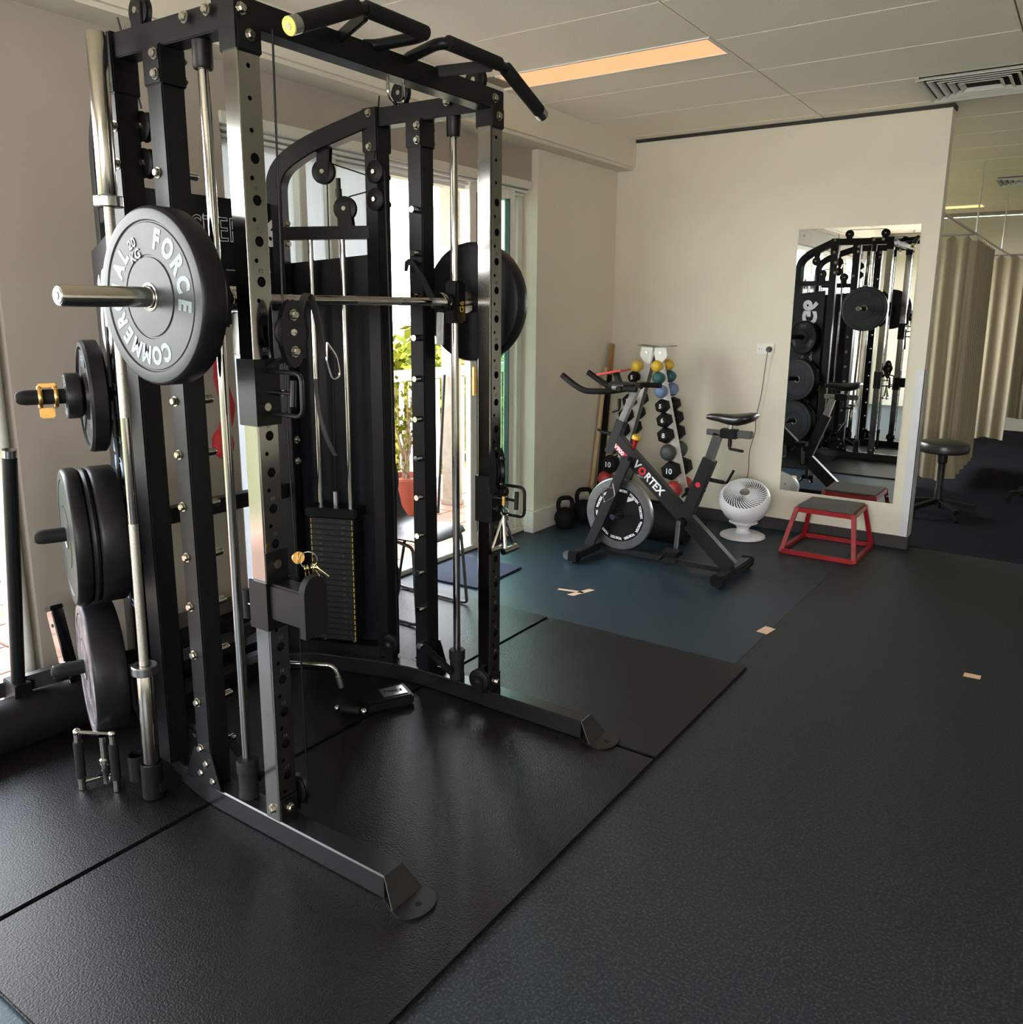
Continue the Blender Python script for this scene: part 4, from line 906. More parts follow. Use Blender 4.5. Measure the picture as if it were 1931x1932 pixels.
# saddle: lofted rings from nose to tail
g = G(); rings = []
for (x, w_, zc, h) in ((-1.822, 0.012, 0.955, 0.014), (-1.80, 0.022, 0.957, 0.022), (-1.75, 0.030, 0.957, 0.028), (-1.69, 0.045, 0.952, 0.036), (-1.63, 0.085, 0.955, 0.040), (-1.58, 0.105, 0.966, 0.038), (-1.545, 0.095, 0.974, 0.028), (-1.532, 0.06, 0.976, 0.014)):
    rings.append([P_(x, zc + h * sin(a) * (0.75 if sin(a) > 0 else 1.0), by + w_ * cos(a)) for a in [2 * pi * k / 16 for k in range(16)]])
k0 = len(g.v)
for r in rings: g.v += r
for i in range(len(rings) - 1):
    for j in range(16): e = (j + 1) % 16; g.f.append((k0 + i * 16 + j, k0 + i * 16 + e, k0 + (i + 1) * 16 + e, k0 + (i + 1) * 16 + j))
g.f.append(tuple(range(k0, k0 + 16))); g.f.append(tuple(range(k0 + (len(rings) - 1) * 16, k0 + len(rings) * 16)))
g.build('saddle', 'seat_vinyl', bk, angle=60)
def lever(p, q, r, nm='adjuster'):
    a = G().cyl(p, q, 0.012, n=12).tube(rounded([q, q + (V(q) - V(p)) * 0.25, r], 0.01), 0.0085, 8).build(nm, 'black_plastic', bk)
lever(P_(-1.675, 0.842), P_(-1.675, 0.79), P_(-1.585, 0.775, by - 0.03)); lever(P_(-1.78, 0.58, by - 0.0), P_(-1.70, 0.575), P_(-1.635, 0.655, by - 0.02)); lever(P_(-2.42, 0.79), P_(-2.50, 0.80), P_(-2.545, 0.815)); lever(P_(-2.40, 1.02), P_(-2.40, 0.965), P_(-2.445, 0.935))
# flywheel
wc = P_(-2.37, 0.285)
fw = G().lathe([(0.178, -0.014), (0.228, -0.016), (0.235, -0.010), (0.235, 0.010), (0.228, 0.016), (0.178, 0.014)], o=wc, ax=(0, 1, 0), n=64, closed=True).build('flywheel_rim', 'brushed', bk)
G().lathe([(0, -0.017), (0.03, -0.017), (0.034, -0.011), (0.178, -0.0105), (0.180, -0.013), (0.180, 0.013), (0.034, 0.011), (0.03, 0.017), (0, 0.017)], o=wc, ax=(0, 1, 0), n=56).build('flywheel_disc', 'black_plastic', bk)
for k in range(10):
    a = 2 * pi * (k + 0.35) / 10; rad = V((cos(a), 0, sin(a))); tg = V((-sin(a), 0, cos(a)))
    text('lettering', 'VORTEX', 0.021, plane_m(wc + rad * 0.155 + V((0, -0.0115, 0)), -tg, rad), 'white_print', fw, bold=0.0012, ext=0.0004)
for a in (0.9, 2.25):
    rad = V((cos(a), 0, sin(a))); tg = V((-sin(a), 0, cos(a)))
    G().prism([wc + rad * 0.10 + V((0, -0.0113, 0)) + tg * 0.012, wc + rad * 0.135 + V((0, -0.0113, 0)) + tg * 0.028, wc + rad * 0.150 + V((0, -0.0113, 0)) - tg * 0.01, wc + rad * 0.14 + V((0, -0.0113, 0)) - tg * 0.012], (0, -0.0006, 0)).build('wheel_mark', 'white_print', fw)
G().cyl(wc + V((0, -0.085, 0)), wc + V((0, 0.085, 0)), 0.012, n=14).build('axle', 'brushed', bk)
G().cyl(wc + V((0, -0.10, 0)), wc + V((0, -0.076, 0)), 0.020, n=6).build('axle_nut', 'chrome', bk)
# brake, tension knob, bottle wire
G().lathe([(0, 0.07), (0.020, 0.07), (0.028, 0.064), (0.030, 0.045), (0.026, 0.042), (0, 0.042)], o=P_(-2.285, 0.735), ax=(0.25, 0, 1), n=24).build('knob_cap', 'yellow_vinyl', bk)
G().lathe([(0.024, 0.043), (0.014, 0.02), (0.012, -0.02), (0, -0.02)], o=P_(-2.285, 0.735), ax=(0.25, 0, 1), n=20).build('knob_stem', 'red_paint', bk)
G().box(P_(-2.215, 0.555), (0.05, 0.05, 0.035), rz=0.3, bev=0.005).cyl(P_(-2.235, 0.56, by - 0.04), P_(-2.20, 0.55, by - 0.04), 0.010, n=10).build('brake_caliper', 'brushed', bk)
G().tube(rounded([P_(-2.37, 0.47, by - 0.09), P_(-2.445, 0.46, by - 0.10), P_(-2.43, 0.37, by - 0.10), P_(-2.36, 0.42, by - 0.09), P_(-2.38, 0.50, by - 0.09)], 0.012, 3), 0.003, 6).build('bottle_cage', 'chrome', bk)
# crank and pedals
bb_ = P_(-1.93, 0.305)
G().cyl(bb_ + V((0, -0.075, 0)), bb_ + V((0, 0.075, 0)), 0.030, n=20).build('bottom_bracket', 'black_plastic', bk)
for q, up_ in ((-1, -1), (1, 1)):
    a = bb_ + V((0, q * 0.085, 0)); b = a + V((-0.004, q * 0.012, up_ * 0.165))
    G().bar(a + (a - b).normalized() * 0.02, b + (b - a).normalized() * 0.015, 0.018, 0.030, up=(1, 0, 0), bev=0.006).build('crank_arm', 'brushed', bk)
    pd = G().span((b.x - 0.05, b.y + q * 0.012, b.z - 0.016), (b.x + 0.05, b.y + q * 0.11, b.z + 0.016), bev=0.004).build('pedal', 'black_plastic', bk)
    G().tube(rounded([b + V((-0.03, q * 0.02, 0.0)), b + V((-0.07, q * 0.02, -0.045)), b + V((-0.075, q * 0.055, -0.055)), b + V((-0.07, q * 0.09, -0.045)), b + V((-0.03, q * 0.09, 0.0))], 0.02, 4), 0.006, 8).build('toe_cage', 'black_plastic', pd)
    G().sweep(rounded([b + V((0.0, q * 0.015, 0.01)), b + V((0.03, q * 0.03, -0.06)), b + V((0.03, q * 0.08, -0.06)), b + V((0.0, q * 0.095, 0.01))], 0.02, 4), 0.022, 0.003, up=(0, 0.2, 1), c=0.0005).build('toe_strap', 'strap', pd)
# handlebars
hb_ = lambda y, dz=0.0: rounded([P_(-2.30, 1.095 + dz, by + y * 0.25), P_(-2.40, 1.075 + dz, by + y * 0.8), P_(-2.55, 1.07 + dz, by + y), P_(-2.62, 1.10 + dz, by + y), P_(-2.72, 1.16 + dz, by + y * 0.95)], 0.05, 5)
for y in (-0.17, 0.17): G().tube(hb_(y), 0.0185, 14).build('grip_bar', 'rubber_grip', bk)
G().tube([P_(-2.30, 1.095, by - 0.09), P_(-2.30, 1.095, by + 0.09)], 0.0185, 14).build('cross_bar', 'rubber_grip', bk)
G().tube(rounded([P_(-2.33, 1.10, by - 0.17), P_(-2.20, 1.10, by - 0.17)], 0.01), 0.017, 14).tube(rounded([P_(-2.33, 1.10, by + 0.17), P_(-2.20, 1.10, by + 0.17)], 0.01), 0.017, 14).tube([P_(-2.31, 1.10, by - 0.19), P_(-2.31, 1.10, by + 0.19)], 0.017, 14).build('rear_bar', 'rubber_grip', bk)
for y in (-0.165, 0.165): G().cyl(P_(-2.36, 1.105, by + y), P_(-2.30, 1.103, by + y), 0.0195, n=16).build('pulse_sensor', 'brushed', bk)
G().span((-2.46, by - 0.045, 1.085), (-2.28, by + 0.045, 1.125), bev=0.008).build('stem_block', 'black_plastic', bk)
G().bar(P_(-2.53, 1.165), P_(-2.36, 1.20), 0.15, 0.012, up=(-0.2, 0, 1), bev=0.004).build('tablet_tray', 'decal_red', bk)
G().bar(P_(-2.40, 1.11), P_(-2.43, 1.18), 0.04, 0.03, up=(1, 0, 0)).build('tray_bracket', 'black_plastic', bk)
# lettering along the main tube
dt = (P_(-1.62, 0.065) - P_(-2.425, 0.775)).normalized(); ut = V((0.66, 0, 0.75)); pt = lambda s, o=0.0: P_(-2.425, 0.775) + dt * s + ut * o + V((0, -0.0282, 0))
text('lettering', 'V', 0.068, plane_m(pt(0.235), dt, ut), 'white_print', bk, bold=0.002, sx=1.0)
G().lathe([(0.012, 0), (0.026, 0), (0.026, 0.001), (0.012, 0.001)], o=pt(0.285), ax=(0, -1, 0), n=24, closed=True).build('emblem', 'decal_red', bk)
text('lettering', 'RTEX', 0.068, plane_m(pt(0.395), dt, ut), 'white_print', bk, bold=0.002, sx=0.95)
G().prism([pt(0.01, -0.035), pt(0.15, -0.035), pt(0.15, -0.005), pt(0.01, -0.005)], (0, -0.0006, 0)).build('decal', 'decal_red', bk)
text('lettering', 'V900', 0.036, plane_m(pt(0.085, -0.022) + V((0, -0.0008, 0)), dt, ut), 'white_print', bk, bold=0.001, sx=1.1)
ds_ = (P_(-1.787, 0.705) - P_(-1.925, 0.32)).normalized()
G().lathe([(0, 0.001), (0.015, 0.001), (0.016, 0)], o=P_(-1.925, 0.32) + ds_ * 0.24 + V((0, -0.0292, 0)), ax=(0, -1, 0), n=20).build('emblem', 'decal_red', bk)

# ================================================================== dumbbell tree
dtree = thing('dumbbell_tree', 'white and grey A-frame dumbbell tree standing in the corner', 'dumbbell rack', (-2.55, 5.47, 0))
ty = 5.47
for q, (xt, xb) in ((-1, (-2.572, -2.900)), (1, (-2.528, -2.205))):
    G().bar((xt, ty - 0.02, 1.30), (xb, ty - 0.02, 0.03), 0.012, 0.062, up=(1, 0, 0)).build('column_plate', 'rack_white', dtree)
    G().bar((xt - q * 0.022, ty + 0.02, 1.30), (xb - q * 0.022, ty + 0.02, 0.03), 0.055, 0.018, up=(1, 0, 0)).build('column_spine', 'grey_metal', dtree)
    G().prism([(-2.55 + q * 0.004, ty - 0.034, 1.305), (-2.55 + q * 0.095, ty - 0.034, 1.305), (-2.55 + q * 0.105, ty - 0.034, 1.245), (-2.55 + q * 0.045, ty - 0.034, 1.175), (-2.55 + q * 0.02, ty - 0.034, 1.19)], (0, 0.010, 0)).build('head_plate', 'rack_white', dtree)
    bo = G().lathe([(0, 0.006), (0.008, 0.006), (0.010, 0)], o=(-2.55 + q * 0.052, ty - 0.034, 1.27), ax=(0, -1, 0), n=10).build('bolt', 'bolt', dtree)
    G().bar((-2.55, ty + 0.02, 1.305), (-2.55 + q * 0.13, ty + 0.02, 1.316), 0.12, 0.006).build('cap_plate', 'grey_metal', dtree)
    G().bar((xb, ty - 0.19, 0.025), (xb, ty + 0.19, 0.025), 0.05, 0.04).build('foot', 'black_paint', dtree)
G().bar((-2.90, ty, 0.025), (-2.205, ty, 0.025), 0.05, 0.04).build('base_rail', 'black_paint', dtree)
def dumbbell(label, x, z, R, m, kind, side):
    t = thing('dumbbell', label, 'dumbbell', (x, ty - 0.03, z - R), group=None); R *= 1.12; L = 0.045 + R * 0.8; yf = ty - 0.052 - L
    yb = ty + 0.055
    for (ya, s) in ((yf, -1), (yb, 1)):
        if kind == 'hex':
            pr = [(0, 0), (R * 0.62, 0), (R * 1.02, 0.012), (R * 1.06, L * 0.5), (R * 1.02, L - 0.012), (R * 0.62, L), (0, L)]; n = 6
        else:
            pr = [(0, 0), (R * 0.45, 0.001), (R * 0.8, R * 0.22), (R, L * 0.45), (R * 0.8, L - R * 0.22), (R * 0.4, L), (0, L)]; n = 24
        h = G().lathe(pr, o=(x, ya, z), ax=(0.0, 1, 0), n=n).build('head', m, t, angle=30 if kind == 'hex' else 50)
    G().cyl((x, yf + L - 0.004, z), (x, yb + 0.004, z), 0.014, n=14).build('handle', 'brushed' if kind == 'hex' else m, t)
    return t, yf
right = [(1.179, -2.492, 0.037, 'yellow_vinyl', 'round', 'yellow vinyl dumbbell at the top of the column facing the fan', ''),
         (1.098, -2.474, 0.040, 'green_vinyl', 'round', 'dark teal vinyl dumbbell below the yellow one', ''),
         (1.007, -2.453, 0.043, 'blue_vinyl', 'round', 'lavender blue vinyl dumbbell below the teal one', ''),
         (0.905, -2.436, 0.042, 'black_matte', 'hex', 'smallest black hex dumbbell right under the lavender blue one', '5'),
         (0.808, -2.415, 0.046, 'black_matte', 'hex', 'black hex dumbbell second below the lavender blue one', '6'),
         (0.703, -2.400, 0.049, 'black_matte', 'hex', 'black hex dumbbell just above the round grey one', '8'),
         (0.583, -2.375, 0.054, 'grey_vinyl', 'round', 'round dark grey vinyl dumbbell low on the tree', ''),
         (0.458, -2.345, 0.057, 'black_matte', 'hex', 'large black hex dumbbell between the grey and the red ones', '10'),
         (0.325, -2.322, 0.056, 'red_vinyl', 'round', 'red vinyl dumbbell at the bottom behind the bike main tube', '')]
left = [(1.172, -2.645, 0.037, 'yellow_vinyl', 'round', 'yellow vinyl dumbbell on the column beside the wooden poles', ''),
        (1.094, -2.664, 0.040, 'black_matte', 'round', 'round black dumbbell just above the bike handlebar', '5'),
        (0.925, -2.692, 0.042, 'black_matte', 'hex', 'small black hex dumbbell just behind the silver handlebar post', '5'),
        (0.822, -2.715, 0.045, 'black_matte', 'hex', 'black hex dumbbell second below the handlebar', '6'),
        (0.712, -2.745, 0.049, 'black_matte', 'hex', 'black hex dumbbell behind the bike head tube', '8'),
        (0.452, -2.825, 0.057, 'black_matte', 'hex', 'large black hex dumbbell above the flywheel', '10'),
        (0.335, -2.862, 0.055, 'red_vinyl', 'round', 'red vinyl dumbbell showing over the flywheel rim', '')]
for sd_, lst in ((1, right), (-1, left)):
    for (z, x, R, m, kind, lab, num) in lst:
        t, yf = dumbbell(lab, x, z, R, m, kind, sd_)
        if num: text('numeral', num, R * 0.95, plane_m((x, yf - 0.0005, z), (1, 0, 0), (0, 0, 1)), 'white_print', t, bold=0.001, ext=0.0004)
# rolled mat under the tree, kettlebells, poles
rl = thing('foam_roller', 'thick black foam roller lying on the floor behind the bike', 'foam roller', (-2.4, 5.27, 0))
G().lathe([(0.03, 0), (0.115, 0), (0.125, 0.012), (0.125, 0.56), (0.115, 0.575), (0.03, 0.575), (0.03, 0)], o=(-2.70, 5.185, 0.125), ax=(1, -0.02, 0), n=40).build('roll', 'black_matte', rl)
G().lathe([(0.031, 0.001), (0.027, 0.0), (0.027, 0.576), (0.031, 0.575)], o=(-2.70, 5.185, 0.125), ax=(1, -0.02, 0), n=24).build('core_tube', 'grey_metal', rl)
def kettlebell(label, x, y, R, a):
    t = thing('kettlebell', label, 'kettlebell', (x, y, 0), a)
    G().lathe([(0, 0), (R * 0.62, 0.0), (R * 0.75, 0.006), (R, R * 0.75), (R * 0.96, R * 1.15), (R * 0.75, R * 1.55), (R * 0.4, R * 1.78), (0, R * 1.84)], n=32).build('bell', 'black_matte', t, world=False)
    h = R * 1.4
    G().tube(rounded([(-R * 0.55, 0, h), (-R * 0.72, 0, R * 2.2), (-R * 0.5, 0, R * 2.75), (R * 0.5, 0, R * 2.75), (R * 0.72, 0, R * 2.2), (R * 0.55, 0, h)], 0.035, 5), 0.0165, 12).build('handle', 'black_matte', t, world=False)
kettlebell('black kettlebell on the floor against the white skirting board', -3.035, 5.085, 0.080, 0.9); kettlebell('black kettlebell second along the skirting, closer to the poles', -3.02, 5.335, 0.088, 0.9)
pl = tag(G().bar((-3.10, 5.72, 0.0), (-3.115, 5.885, 1.30), 0.055, 0.02, up=(1, 0, 0)).build('wooden_plank', 'wood'), 'brown wooden plank leaning in the corner behind the bike', 'plank')
tag(G().cyl((-3.125, 5.60, 0.0), (-3.12, 5.80, 1.12), 0.017, n=14).build('wooden_pole', 'wood_light'), 'pale wooden pole leaning against the corner', 'pole')
tag(G().bar((-3.075, 5.65, 0.0), (-3.11, 5.84, 1.06), 0.05, 0.03, up=(1, 0, 0)).build('foam_beam', 'black_matte'), 'black narrow board between the plank and the pale pole', 'board')
# ================================================================== chair by the doorway
ch = thing('visitor_chair', 'dark plastic shell chair with thin sled legs by the doorway', 'chair', (-2.86, 3.14, ZB))
g = G(); nx, nyy = 10, 8; prof = [(-2.585, 0.435), (-2.62, 0.452), (-2.70, 0.452), (-2.80, 0.440), (-2.92, 0.432), (-3.01, 0.445), (-3.05, 0.49), (-3.075, 0.58), (-3.10, 0.70), (-3.125, 0.82)]
for off in (0.0, -0.007):
    for i, (x, z) in enumerate(prof):
        for j in range(nyy + 1):
            v_ = -1 + 2 * j / nyy; wdt = 0.205 if i > 1 else (0.175 if i == 0 else 0.195)
            if i >= 8: wdt = 0.19 if i == 8 else 0.155
            d = V((0, 0, off)) if i < 6 else V((-off * -1.0, 0, 0)) * -1
            g.v.append(V((x + (0.02 * (1 - v_ * v_) if i >= 7 else 0) * -1, 3.145 + v_ * wdt, z - 0.012 * (1 - v_ * v_) * (1 if i < 6 else 0))) + (V((0, 0, off)) if i < 6 else V((off, 0, 0))))
m_ = nyy + 1; n0 = len(prof) * m_
for i in range(len(prof) - 1):
    for j in range(nyy):
        a, b, c, d = i * m_ + j, i * m_ + j + 1, (i + 1) * m_ + j + 1, (i + 1) * m_ + j
        g.f.append((a, b, c, d)); g.f.append((n0 + d, n0 + c, n0 + b, n0 + a))
for i in range(len(prof) - 1):
    for j in (0, nyy): g.f.append((i * m_ + j, (i + 1) * m_ + j, n0 + (i + 1) * m_ + j, n0 + i * m_ + j))
for j in range(nyy):
    for i in (0, len(prof) - 1): g.f.append((i * m_ + j, i * m_ + j + 1, n0 + i * m_ + j + 1, n0 + i * m_ + j))
g.build('shell', 'chair_seat', ch, angle=50)
for s_ in (-1, 1):
    y = 3.145 + s_ * 0.20
    G().tube(rounded([(-2.78, y - s_ * 0.03, 0.425), (-2.625, y - s_ * 0.01, 0.415), (-2.595, y, 0.03), (-2.62, y, 0.022), (-3.09, y, 0.022), (-3.00, y - s_ * .01, 0.40), (-2.9, y - s_ * .03, 0.425)], 0.035, 5), 0.0085, 10).build('sled_leg', 'grey_metal', ch)
    for x in (-2.66, -3.03): G().box((x, y, 0.0175), (0.03, 0.022, 0.011), bev=0.003).build('glide', 'acrylic', ch)

# ================================================================== items on the mats
dv = thing('foot_plate', 'black rubber foot plate with grey printed top lying inside the rack', 'foot plate', (-2.2, 2.25, ZB))
G().box((-2.165, 2.26, ZB + 0.022), (0.12, 0.20, 0.044), rz=-0.5, bev=0.008).build('body', 'black_plastic', dv)
G().box((-2.150, 2.285, ZB + 0.046), (0.075, 0.10, 0.003), rz=-0.5).build('printed_pad', 'brushed', dv)
text('lettering', 'FORCE', 0.024, plane_m((-2.150, 2.285, ZB + 0.0485), (0.6, 0.8, 0), (-0.8, 0.6, 0)), 'black_matte', dv, ext=0.0003)
ph = thing('stirrup_attachment', 'small black cable handle with chrome ends on the mat beside the foot plate', 'cable handle', (-2.2, 2.08, ZB))
G().tube([(-2.255, 2.10, ZB + 0.016), (-2.18, 2.13, ZB + 0.016)], 0.015, 14).build('grip', 'rubber_grip', ph)
G().ball((-2.166, 2.136, ZB + 0.016), 0.015, nu=14, nv=8).ball((-2.269, 2.094, ZB + 0.016), 0.013, nu=14, nv=8).build('end_ball', 'chrome', ph)
lb = thing('lat_bar', 'bent chrome bar attachment resting by the weight stack', 'bar attachment', (-2.45, 2.2, ZB))
G().tube(rounded([(-2.66, 2.06, 0.135), (-2.395, 2.20, 0.135), (-2.375, 2.215, 0.066)], 0.03, 5), 0.0105, 12).build('bar', 'chrome', lb)
G().tube([(-2.383, 2.209, 0.09), (-2.371, 2.217, 0.040)], 0.0125, 12).build('tip', 'brushed', lb)
# close-grip row handle standing on the mat beside the barbell holder
rh = thing('row_handle', 'chrome double-grip rowing handle standing on the mat beside the barbell', 'cable handle', (-2.50, 1.27, ZB))
a, b = V((-2.555, 1.235, 0)), V((-2.452, 1.295, 0))
for q in (a, b):
    G().tube([q + V((0, 0, ZB + 0.002)), q + V((0, 0, 0.215))], 0.0115, 14).build('post', 'chrome', rh)
    G().tube([q + V((0, 0, 0.055)), q + V((0, 0, 0.180))], 0.0150, 14).build('grip', 'rubber_grip', rh)
    G().ball(q + V((0, 0, 0.215)), 0.013, nu=14, nv=8).build('cap', 'chrome', rh)
G().tube([a + V((0, 0, 0.215)), b + V((0, 0, 0.215))], 0.0065, 10).build('top_bar', 'chrome', rh)
G().tube([a + V((0, 0, 0.035)), (a * 0.4 + b * 0.6) + V((-0.03, 0.06, 0.035)), b + V((0, 0, 0.035))], 0.0065, 10).build('bottom_bar', 'chrome', rh)
mid_ = a * 0.28 + b * 0.72
G().lathe([(0.010, 0.04), (0.010, 0.08), (0.013, 0.085), (0.013, 0.105), (0.017, 0.11), (0.017, 0.125), (0.012, 0.13), (0.012, 0.205)], o=mid_, n=18).build('swivel', 'chrome', rh)

# bench standing between window and rack
bn = thing('weight_bench', 'black steel bench leg with foam roller standing beside the tall window', 'bench', (-2.96, 1.26, ZB))
G().tube([(-3.035, 1.28, 0.20), (-2.893, 1.28, 1.075)], 0.0225, 16).build('upright', 'black_paint', bn)
G().tube([(-2.8935, 1.28, 1.072), (-2.889, 1.28, 1.10)], 0.0225, 16).build('cap', 'chrome', bn)
G().bar((-3.13, 1.22, 0.195), (-2.93, 1.42, 0.265), 0.045, 0.055).build('cross_arm', 'black_paint', bn)
G().cyl((-2.965, 1.385, 0.253), (-2.935, 1.415, 0.263), 0.034, n=16).build('clamp', 'chrome', bn)
G().tube([(-3.03, 0.95, 0.105), (-2.995, 1.40, 0.105), (-2.965, 1.66, 0.105)], 0.092, 28).build('foam_roll', 'black_matte', bn)
G().bar((-3.05, 1.28, 0.10), (-3.03, 1.28, 0.25), 0.06, 0.09, up=(1, 0, 0)).build('post_base', 'black_paint', bn)
G().tube([(-3.04, 0.86, 0.095), (-3.03, 0.97, 0.1)], 0.055, 20).build('steel_end', 'brushed', bn)
lt = thing('chrome_ladder_bar', 'slanted chrome square tube with a black end leaning by the bench', 'bar', (-2.98, 1.50, ZB))
G().bar((-2.955, 1.45, 0.085), (-3.075, 1.455, 0.45), 0.045, 0.045, up=(0, 1, 0)).build('tube', 'chrome', lt)
G().bar((-3.075, 1.455, 0.45), (-3.081, 1.4552, 0.468), 0.047, 0.047, up=(0, 1, 0)).build('end_plug', 'black_plastic', lt)
G().cyl((-3.055, 1.4305, 0.40), (-3.055, 1.4325, 0.40), 0.007, n=12).build('pin_hole', 'black_matte', lt)
# flat bench stored behind the rack
fb = thing('flat_bench', 'black padded bench with grey rails stored behind the rack', 'bench', (-3.0, 2.15, ZB))
G().box((-3.015, 2.20, 0.235), (0.20, 0.86, 0.075), bev=0.02).build('pad', 'seat_vinyl', fb)
for z, m_2 in ((0.165, 'brushed'), (0.075, 'black_paint')): G().bar((-2.945, 1.80, z), (-2.945, 2.58, z), 0.035, 0.04).build('rail', m_2, fb)
for y in (1.84, 2.52): G().box((-2.99, y, 0.115), (0.16, 0.05, 0.20), bev=0.006).build('leg', 'black_paint', fb)
gc = thing('spring_collar', 'gold barbell collar lying on the stored bench', 'barbell collar', (-2.97, 1.98, 0.272))
G().lathe([(0.024, -0.016), (0.033, -0.016), (0.035, 0), (0.033, 0.016), (0.024, 0.016)], o=(-2.965, 1.98, 0.308), ax=(0.7, -0.6, 0.25), n=24, closed=True).build('ring', 'gold', gc)
G().box((-2.95, 1.945, 0.290), (0.03, 0.03, 0.03), rz=0.6, bev=0.004).build('lever', 'black_plastic', gc)

# ================================================================== clinic beyond: curtains, stool, rods
def curtain(name, label, pts, z0, z1, amp=0.045, wave=0.135, seed=1):
    rnd = random.Random(seed); P = [V((a, b, 0)) for a, b in pts]; row = []; s = 0
    for i in range(len(P) - 1):
        d = P[i + 1] - P[i]; L = d.length; d.normalize(); n = V((-d.y, d.x, 0)); m = max(8, int(L / 0.016))
        for k in range(m + (1 if i == len(P) - 2 else 0)):
            t = L * k / m; ph = 2 * pi * (s + t) / wave + 0.9 * sin((s + t) * 5 + seed)
            row.append((P[i] + d * t, n, ph))
        s += L
    g = G(); nz = 10; c = len(row)
    for q in range(nz + 1):
        u = q / nz; z = z1 + (z0 - z1) * u
        for (p, n, ph) in row:
            a = amp * (0.55 + 0.45 * u); hem = 0.012 * sin(ph * 0.5) if q == nz else (0.022 * cos(ph) - 0.01 if q == 0 else 0)
            g.v.append(p + n * (a * sin(ph + 0.3 * sin(u * 3 + ph * 0.1))) + V((0, 0, z + hem)))
    for q in range(nz):
        for k in range(c - 1): g.f.append((q * c + k, q * c + k + 1, (q + 1) * c + k + 1, (q + 1) * c + k))
    t = thing(name, label, 'curtain', (P[0].x, P[0].y, 0))
    o = g.build('cloth', 'curtain', t, angle=80)
    return t
curtain('privacy_curtain', 'olive beige privacy curtain nearest the mirror wall, wrapping the bay corner', [(-2.9, 8.34), (-0.99, 8.34), (-0.96, 8.37), (-0.96, 9.75)], 0.07, 2.195, seed=3)
curtain('privacy_curtain', 'olive beige privacy curtain of the second bay further back', [(-2.9, 11.5), (-0.78, 11.5)], 0.07, 2.195, seed=5)
curtain('privacy_curtain', 'olive beige privacy curtain hanging along the very back of the clinic', [(-0.9, 12.3), (2.2, 12.3)], 0.25, 2.195, seed=8)
rl_ = thing('curtain_rail', 'thin suspended curtain rail with ceiling rods above the bays', 'curtain rail', (-0.955, 8.3, 2.2))
G().tube([(-0.955, 6.3, 2.215), (-0.955, 12.6, 2.215)], 0.011, 10).build('rail', 'alu', rl_)
for y in (8.32, 10.60): G().tube([(-0.955, y, 2.215), (-0.955, y, ZC)], 0.007, 8).build('drop_rod', 'alu', rl_)
G().tube([(-0.955, 8.32, 2.215), (-3.1, 8.32, 2.215)], 0.011, 10).build('cross_rail', 'alu', rl_)
G().tube([(-0.8, 11.5, 2.215), (-3.1, 11.5, 2.215)], 0.011, 10).build('cross_rail', 'alu', rl_)
so = thing('rolling_stool', 'round black padded rolling stool behind the mirror wall corner', 'stool', (-0.87, 7.15, 0))
G().lathe([(0, 0.50), (0.165, 0.50), (0.178, 0.51), (0.182, 0.55), (0.172, 0.575), (0.14, 0.585), (0, 0.588)], o=(-0.87, 7.15, 0), n=40).build('seat', 'seat_vinyl', so)
G().lathe([(0, 0.50), (0.035, 0.50), (0.035, 0.42), (0.026, 0.41), (0.026, 0.22), (0.032, 0.21), (0.032, 0.08), (0, 0.08)], o=(-0.87, 7.15, 0), n=20).build('gas_post', 'black_plastic', so)
for k in range(5):
    a = 2 * pi * k / 5 + 0.35; c = V((-0.87, 7.15, 0)); e = c + V((0.26 * cos(a), 0.26 * sin(a), 0))
    G().bar(c + V((0, 0, 0.12)), e + V((0, 0, 0.075)), 0.04, 0.035).build('spoke', 'black_plastic', so)
    G().cyl(e + V((-0.012 * sin(a), 0.012 * cos(a), 0.026)), e + V((0.012 * sin(a), -0.012 * cos(a), 0.026)), 0.025, n=16).cyl(e + V((0, 0, 0.03)), e + V((0, 0, 0.08)), 0.008, n=8).build('caster', 'black_plastic', so)
# second stool base at the right, cut by the frame
s2 = copy_tree(so); s2.location = (-0.28, 7.35, 0); s2.rotation_euler.z = 0.7
s2['label'] = 'black padded rolling stool out on the dark carpet beyond the rubber floor'
s2.location = (-0.21, 8.1, 0)
# ================================================================== balcony and view
XO = XW - 0.22
sb = struct(G().span((-5.0, -3.5, -0.14), (XO, 9.0, -0.012)).build('balcony_floor', 'grout'))
tm = proto(G().box((0, 0, 0), (0.292, 0.292, 0.016), bev=0.003), 'terracotta')
k = 0
for i in range(5):
    for j in range(40):
        x = XO - 0.15 - 0.3 * i; y = -3.3 + 0.3 * j + 0.02
        if y > 8.9: continue
        inst(tm, 'floor_tile', sb, (x, y, -0.008))
struct(G().span((-4.95, -3.5, 2.78), (XO, 13.0, 2.92)).build('balcony_shade_roof', 'white_paint'))  # roof slab out of view, added with its depth set to shade the balcony
struct(G().span((XO - 0.0, -3.5, -0.012), (XO + 0.20, 9.0, 0.0)).build('door_sill', 'white_paint'))
RX = -4.62
rl2 = thing('balcony_railing', 'white balcony railing with thin balusters beyond the doorway', 'railing', (RX, 4.0, 0))
G().bar((RX, -3.4, 1.02), (RX, 8.8, 1.02), 0.07, 0.085).build('top_rail', 'white_paint', rl2)
G().bar((RX, -3.4, 0.09), (RX, 8.8, 0.09), 0.045, 0.05).build('bottom_rail', 'white_paint', rl2)
bm_ = proto(G().box((0, 0, 0.535), (0.028, 0.028, 0.86)), 'white_paint')
y = -3.3
while y < 8.8:
    inst(bm_, 'baluster', rl2, (RX, y, 0)); y += 0.115
